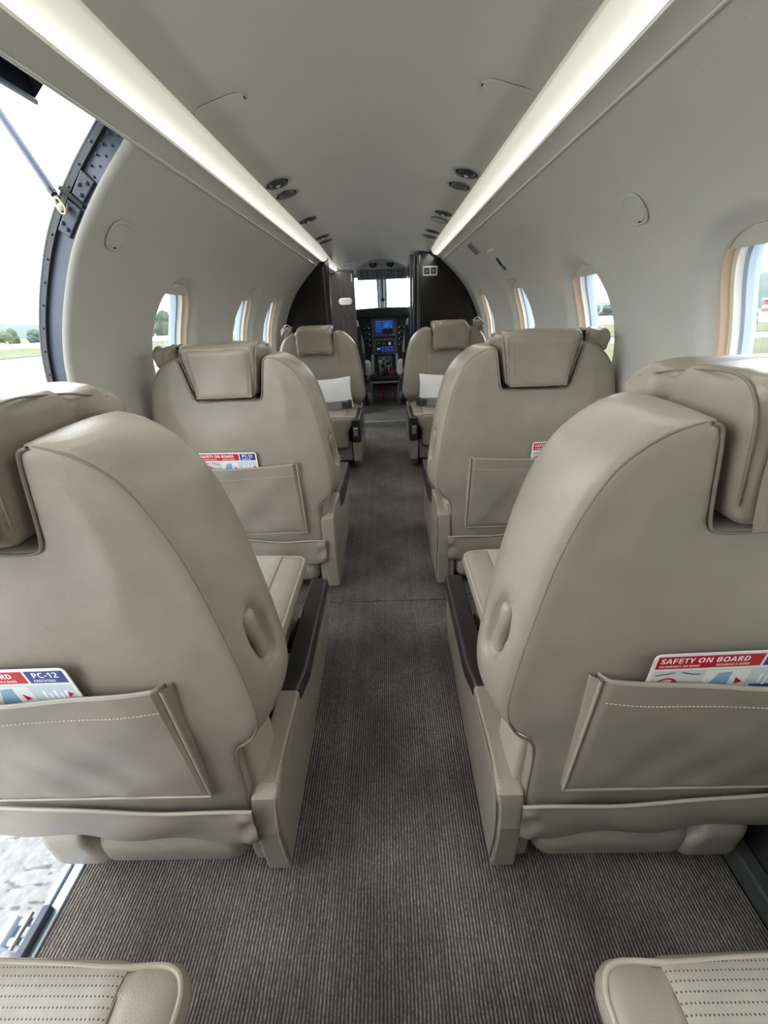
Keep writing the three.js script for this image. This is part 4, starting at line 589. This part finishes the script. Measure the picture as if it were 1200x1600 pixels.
{ const t = thing('centre_pedestal', 'cockpit centre pedestal with levers between the pilot seats', 'pedestal', [0.0, 0, -4.78]);
  mesh('keypad_panel', tr(rbox(0.17, 0.16, 0.02, 0.006), 0.012, 0.46, -0.20, -0.5), M.bezel, t);
  for (let i = 0; i < 16; i++) { const px = -0.05 + (i % 4) * 0.042, r = Math.floor(i / 4); mesh('key', tr(rbox(0.020, 0.014, 0.008, 0.002), px, 0.512 - r * 0.034, -0.160 + r * 0.018, -0.5), i % 5 === 1 ? M.ckWhite : M.black, t); }
  mesh('side_cheek', merge([tr(rbox(0.03, 0.30, 0.14, 0.01), -0.135, 0.40, -0.19, -0.25), tr(rbox(0.03, 0.30, 0.14, 0.01), 0.150, 0.40, -0.19, -0.25)]), std(lin(0.35, 0.42, 0.48), 0.4), t);
  mesh('quadrant', rbox(0.30, 0.10, 0.26, 0.02, 0.005, 0.30, -0.02), M.ckDark, t);
  mesh('front_edge', rbox(0.34, 0.018, 0.02, 0.004, 0.005, 0.288, 0.12), M.steel, t);
  for (const [x, h, m] of [[-0.045, 0.15, M.ckWhite], [0.05, 0.13, M.black], [-0.02, 0.10, M.black]]) { const l = mesh('lever', rod(V(x, 0.34, -0.04), V(x, 0.34 + h, -0.06), 0.008), M.steel, t); mesh('lever_knob', rbox(0.045, 0.035, 0.03, 0.01, x, 0.34 + h, -0.06), m, l); }
  mesh('throttle_knob', rbox(0.09, 0.06, 0.05, 0.02, 0.01, 0.37, 0.03), M.blackGloss, t);
  mesh('trim_wheel', cyl(0.022, 0.022, 0.02, 0.095, 0.385, 0.0, Math.PI / 2), M.red, t); mesh('trim_wheel', cyl(0.018, 0.018, 0.02, -0.11, 0.36, 0.03, Math.PI / 2), M.red, t);
  mesh('kick_box', merge([rbox(0.02, 0.28, 0.2, 0.004, -0.15, 0.15, 0.0), rbox(0.02, 0.28, 0.2, 0.004, 0.155, 0.15, 0.0), rbox(0.30, 0.28, 0.02, 0.004, 0.0, 0.15, -0.09)]), M.panelGrey, t);
  for (const x of [-0.05, 0.09]) { const l = mesh('emergency_lever', merge([rbox(0.018, 0.12, 0.012, 0.004, x, 0.215, 0.03), rbox(0.048, 0.07, 0.016, 0.006, x, 0.13, 0.03)]), M.red, t); mesh('lever_tag', rbox(0.022, 0.02, 0.002, 0.001, x, 0.135, 0.039), M.ckWhite, l); }
}
function pilotSeat(s, label) {
  const t = thing('pilot_seat', label, 'seat', [s * 0.425, 0.05, -4.52], 0, 'pilot seats');
  mesh('backrest', nets((x, y, z) => sbox(x, y, z + (y - 0.6) * -0.06, 0, 0.64, 0, 0.225 - 0.05 * sstep(0.6, 0.9, y), 0.26, 0.05, 0.04), [-0.24, 0.36, -0.08, 0.24, 0.92, 0.10], 0.014), M.leather, t);
  mesh('back_shell', rbox(0.40, 0.46, 0.02, 0.01, 0, 0.60, 0.055), M.black, t);
  mesh('headrest', rbox(0.22, 0.12, 0.07, 0.03, 0, 0.90, -0.005), M.leather, t);
  mesh('cushion', nets((x, y, z) => sbox(x, y, z, 0, 0.34, -0.20, 0.25, 0.075, 0.24, 0.06) + 0.004 * Math.sin(x * 60) * Math.sin(z * 70), [-0.26, 0.25, -0.46, 0.26, 0.43, 0.06], 0.013), M.sheepskin, t);
  mesh('bolster', nets((x, y, z) => sbox(x, y, z, -s * 0.235, 0.40, -0.06, 0.045, 0.08, 0.10, 0.04) + 0.004 * Math.sin(y * 80 + z * 70), [-s * 0.235 - 0.06, 0.31, -0.18, -s * 0.235 + 0.06, 0.50, 0.06], 0.01), M.sheepskin, t);
  mesh('harness', merge([rbox(0.04, 0.30, 0.012, 0.004, -s * 0.205, 0.42, 0.075), rbox(0.05, 0.10, 0.03, 0.01, -s * 0.21, 0.30, 0.06), rod(V(-s * 0.20, 0.24, 0.05), V(-s * 0.23, 0.02, 0.0), 0.016)]), M.black, t);
  mesh('buckle', merge([rbox(0.03, 0.012, 0.02, 0.003, -s * 0.225, 0.355, 0.07), rbox(0.02, 0.03, 0.02, 0.003, -s * 0.20, 0.16, 0.06)]), M.chrome, t);
  mesh('frame', merge([rbox(0.40, 0.22, 0.36, 0.02, 0, 0.14, -0.16), rod(V(-s * 0.2, 0.02, 0.06), V(-s * 0.2, 0.3, 0.06), 0.014)]), M.black, t);
}
pilotSeat(-1, 'pilot seat with pale fleece cushion behind the dark door'); pilotSeat(1, 'pilot seat with pale fleece cushion behind the pillar');

// ---------------------------------------------------------------- outside
const gy = (z) => -1.2 + 0.0225 * z;
{ const g = new THREE.PlaneGeometry(2400, 2400); g.rotateX(-Math.PI / 2); const p = g.attributes.position, uv = g.attributes.uv; for (let i = 0; i < p.count; i++) { p.setY(i, gy(p.getZ(i))); uv.setXY(i, p.getX(i), p.getZ(i)); } g.computeVertexNormals(); struct('ground_apron', g, M.concrete, 'bright concrete apron'); }
const field = (name, pts, lift, mat, label) => { const g = new THREE.ShapeGeometry(shapeOf(pts.map(([x, z]) => [x, -z]))); g.rotateX(-Math.PI / 2); const p = g.attributes.position, uv = g.attributes.uv; for (let i = 0; i < p.count; i++) { p.setY(i, gy(p.getZ(i)) + lift); uv.setXY(i, p.getX(i), p.getZ(i)); } g.computeVertexNormals(); struct(name, g, mat, label); };
field('ground_grass_left', [[-46, 40], [-46, -58], [-25, -78], [-25, -900], [-1100, -900], [-1100, 40]], 0.05, M.grass, 'mown grass beyond the apron on the doorway side');
field('ground_grass_right', [[9, 20], [9, -24], [9, -34], [34, -34], [34, 20]], 0.05, M.grass, 'grass verge outside the closed wall windows');
field('ground_grass_far_right', [[22, -44], [60, -44], [60, 20], [900, 20], [900, -900], [22, -900]], 0.05, M.grass, 'far grass beyond the taxiway');
function hillShape(name, cx, cz, w, h, d, sd, label) { const g = grid(60, 12, (u, v) => { const x = lerp(-1, 1, u), zz = lerp(-1, 1, v), e = Math.max(0, 1 - x * x) * Math.max(0, 1 - zz * zz); const y = h * Math.pow(e, 0.8) * (0.75 + 0.5 * fbm(u * 6 + sd, v * 3 + sd, 64, 100 + sd, 4)); const q = V(cx + x * w, gy(cz) - 6 + y, cz + zz * d); q.u = q.x; q.v = q.z; return q; }, true); struct(name, g, M.hill, label); }
hillShape('hill_left', -1500, -1350, 700, 62, 300, 3, 'wooded hill in haze beyond the doorway'); hillShape('hill_left_far', -700, -1700, 500, 40, 200, 9, 'low wooded hill beyond the trees');
hillShape('hill_right', 1150, -1000, 620, 96, 300, 5, 'wooded hill beyond the windows'); hillShape('hill_right_far', 700, -1700, 420, 62, 200, 14, 'wooded hill further along');
const crowns = [0, 1, 2].map((k) => { const parts = []; seed = 50 + k; for (let i = 0; i < 9; i++) { const g = new THREE.IcosahedronGeometry(0.32 + 0.2 * rnd(), 3), p = g.attributes.position; for (let j = 0; j < p.count; j++) { const f = 1 + 0.35 * (fbm(p.getX(j) * 5 + p.getZ(j) * 3 + 20, p.getY(j) * 5 + 20 + i, 4096, 40 + k, 3) - 0.5) * 2; p.setXYZ(j, p.getX(j) * f, p.getY(j) * f, p.getZ(j) * f); } g.computeVertexNormals(); g.translate((rnd() - 0.5) * 1.1, 0.55 + (rnd() - 0.3) * 0.75, (rnd() - 0.5) * 1.1); parts.push(g); } return merge(parts); });
const trunkG = new THREE.CylinderGeometry(0.05, 0.08, 0.7, 8); trunkG.translate(0, 0.2, 0);
function tree(x, z, w, h, k, label, group) { const t = thing('tree', label, 'tree', [x, gy(z), z], rnd() * 6, group); const c = mesh('crown', crowns[k], M.leaf[k], t); c.scale.set(w / 1.5, h / 1.25, w / 1.5); const tr_ = mesh('trunk', trunkG, M.bark, t); tr_.scale.set(w / 1.5, h / 1.25, w / 1.5); }
seed = 99;
for (let i = 0; i < 16; i++) tree(-250 + i * 10.5 + rnd() * 1.5, -165 - i * 4.5 - rnd() * 3, 6.5 + 2 * rnd(), 4 + 2.6 * rnd(), i % 3, 'distant roadside tree beyond the grass', 'trees beyond the grass on the doorway side');
for (const [x, z, w, h, k] of [[-88, -150, 6, 7, 2], [-98, -160, 6, 5, 1], [-76, -150, 7, 8, 0], [-66, -170, 8, 6, 2], [-58, -190, 8, 7, 1], [-47, -195, 8, 6, 0]]) tree(x, z, w, h, k, 'taller tree seen through the oval window by the doorway', 'trees seen through the doorway side windows');
for (let i = 0; i < 8; i++) tree(38 + i * 3.6 + rnd() * 0.3, -52 + i * 1.6, 1.9 + 0.5 * rnd(), 1.2 + 0.6 * rnd(), 1, 'low roadside bush before the white wall', 'bushes beyond the closed wall windows');
for (let i = 0; i < 6; i++) tree(70 + i * 9, -150 - rnd() * 4, 6, 4.5, 2, 'distant tree behind the white wall', 'trees behind the white wall');
{ const t = thing('perimeter_wall', 'long white wall along the far side of the field', 'wall', [62, gy(-72), -72], -0.62); for (let i = 0; i < 14; i++) { mesh('panel', rbox(5.9, 1.5, 0.2, 0.02, (i - 6) * 6, 0.75, 0), M.white, t); mesh('post', rbox(0.25, 1.7, 0.3, 0.02, (i - 6) * 6 - 3, 0.85, 0), M.white, t); } }
{ const t = thing('red_building', 'low red building with white band beyond the white wall', 'building', [86, gy(-84), -84], -0.72); mesh('walls', rbox(22, 3.4, 8, 0.05, 0, 1.7, 0), std(lin(0.45, 0.10, 0.09), 0.8), t); mesh('white_band', rbox(22.1, 0.6, 8.1, 0.02, 0, 2.2, 0), M.white, t); mesh('roof', rbox(23, 0.3, 9, 0.05, 0, 3.5, 0), std(lin(0.4, 0.4, 0.42), 0.7), t); for (let i = 0; i < 8; i++) mesh('window', rbox(1.4, 0.9, 0.2, 0.02, -9 + i * 2.6, 1.3, 4.02), M.ckDark, t); }
{ const t = thing('white_fence', 'pale rail fence across the grass beyond the doorway side windows', 'fence', [-60, gy(-120), -120], 0.5); for (let i = 0; i < 24; i++) mesh('post', rbox(0.3, 2.0, 0.3, 0.02, (i - 12) * 4, 1.0, 0), M.white, t); mesh('rail', rbox(98, 1.2, 0.1, 0.02, 0, 0.8, 0), M.white, t); }

scene.fog = new THREE.FogExp2(new THREE.Color().setRGB(0.70, 0.84, 1.0), 0.00016);

renderer.render(scene, camera);
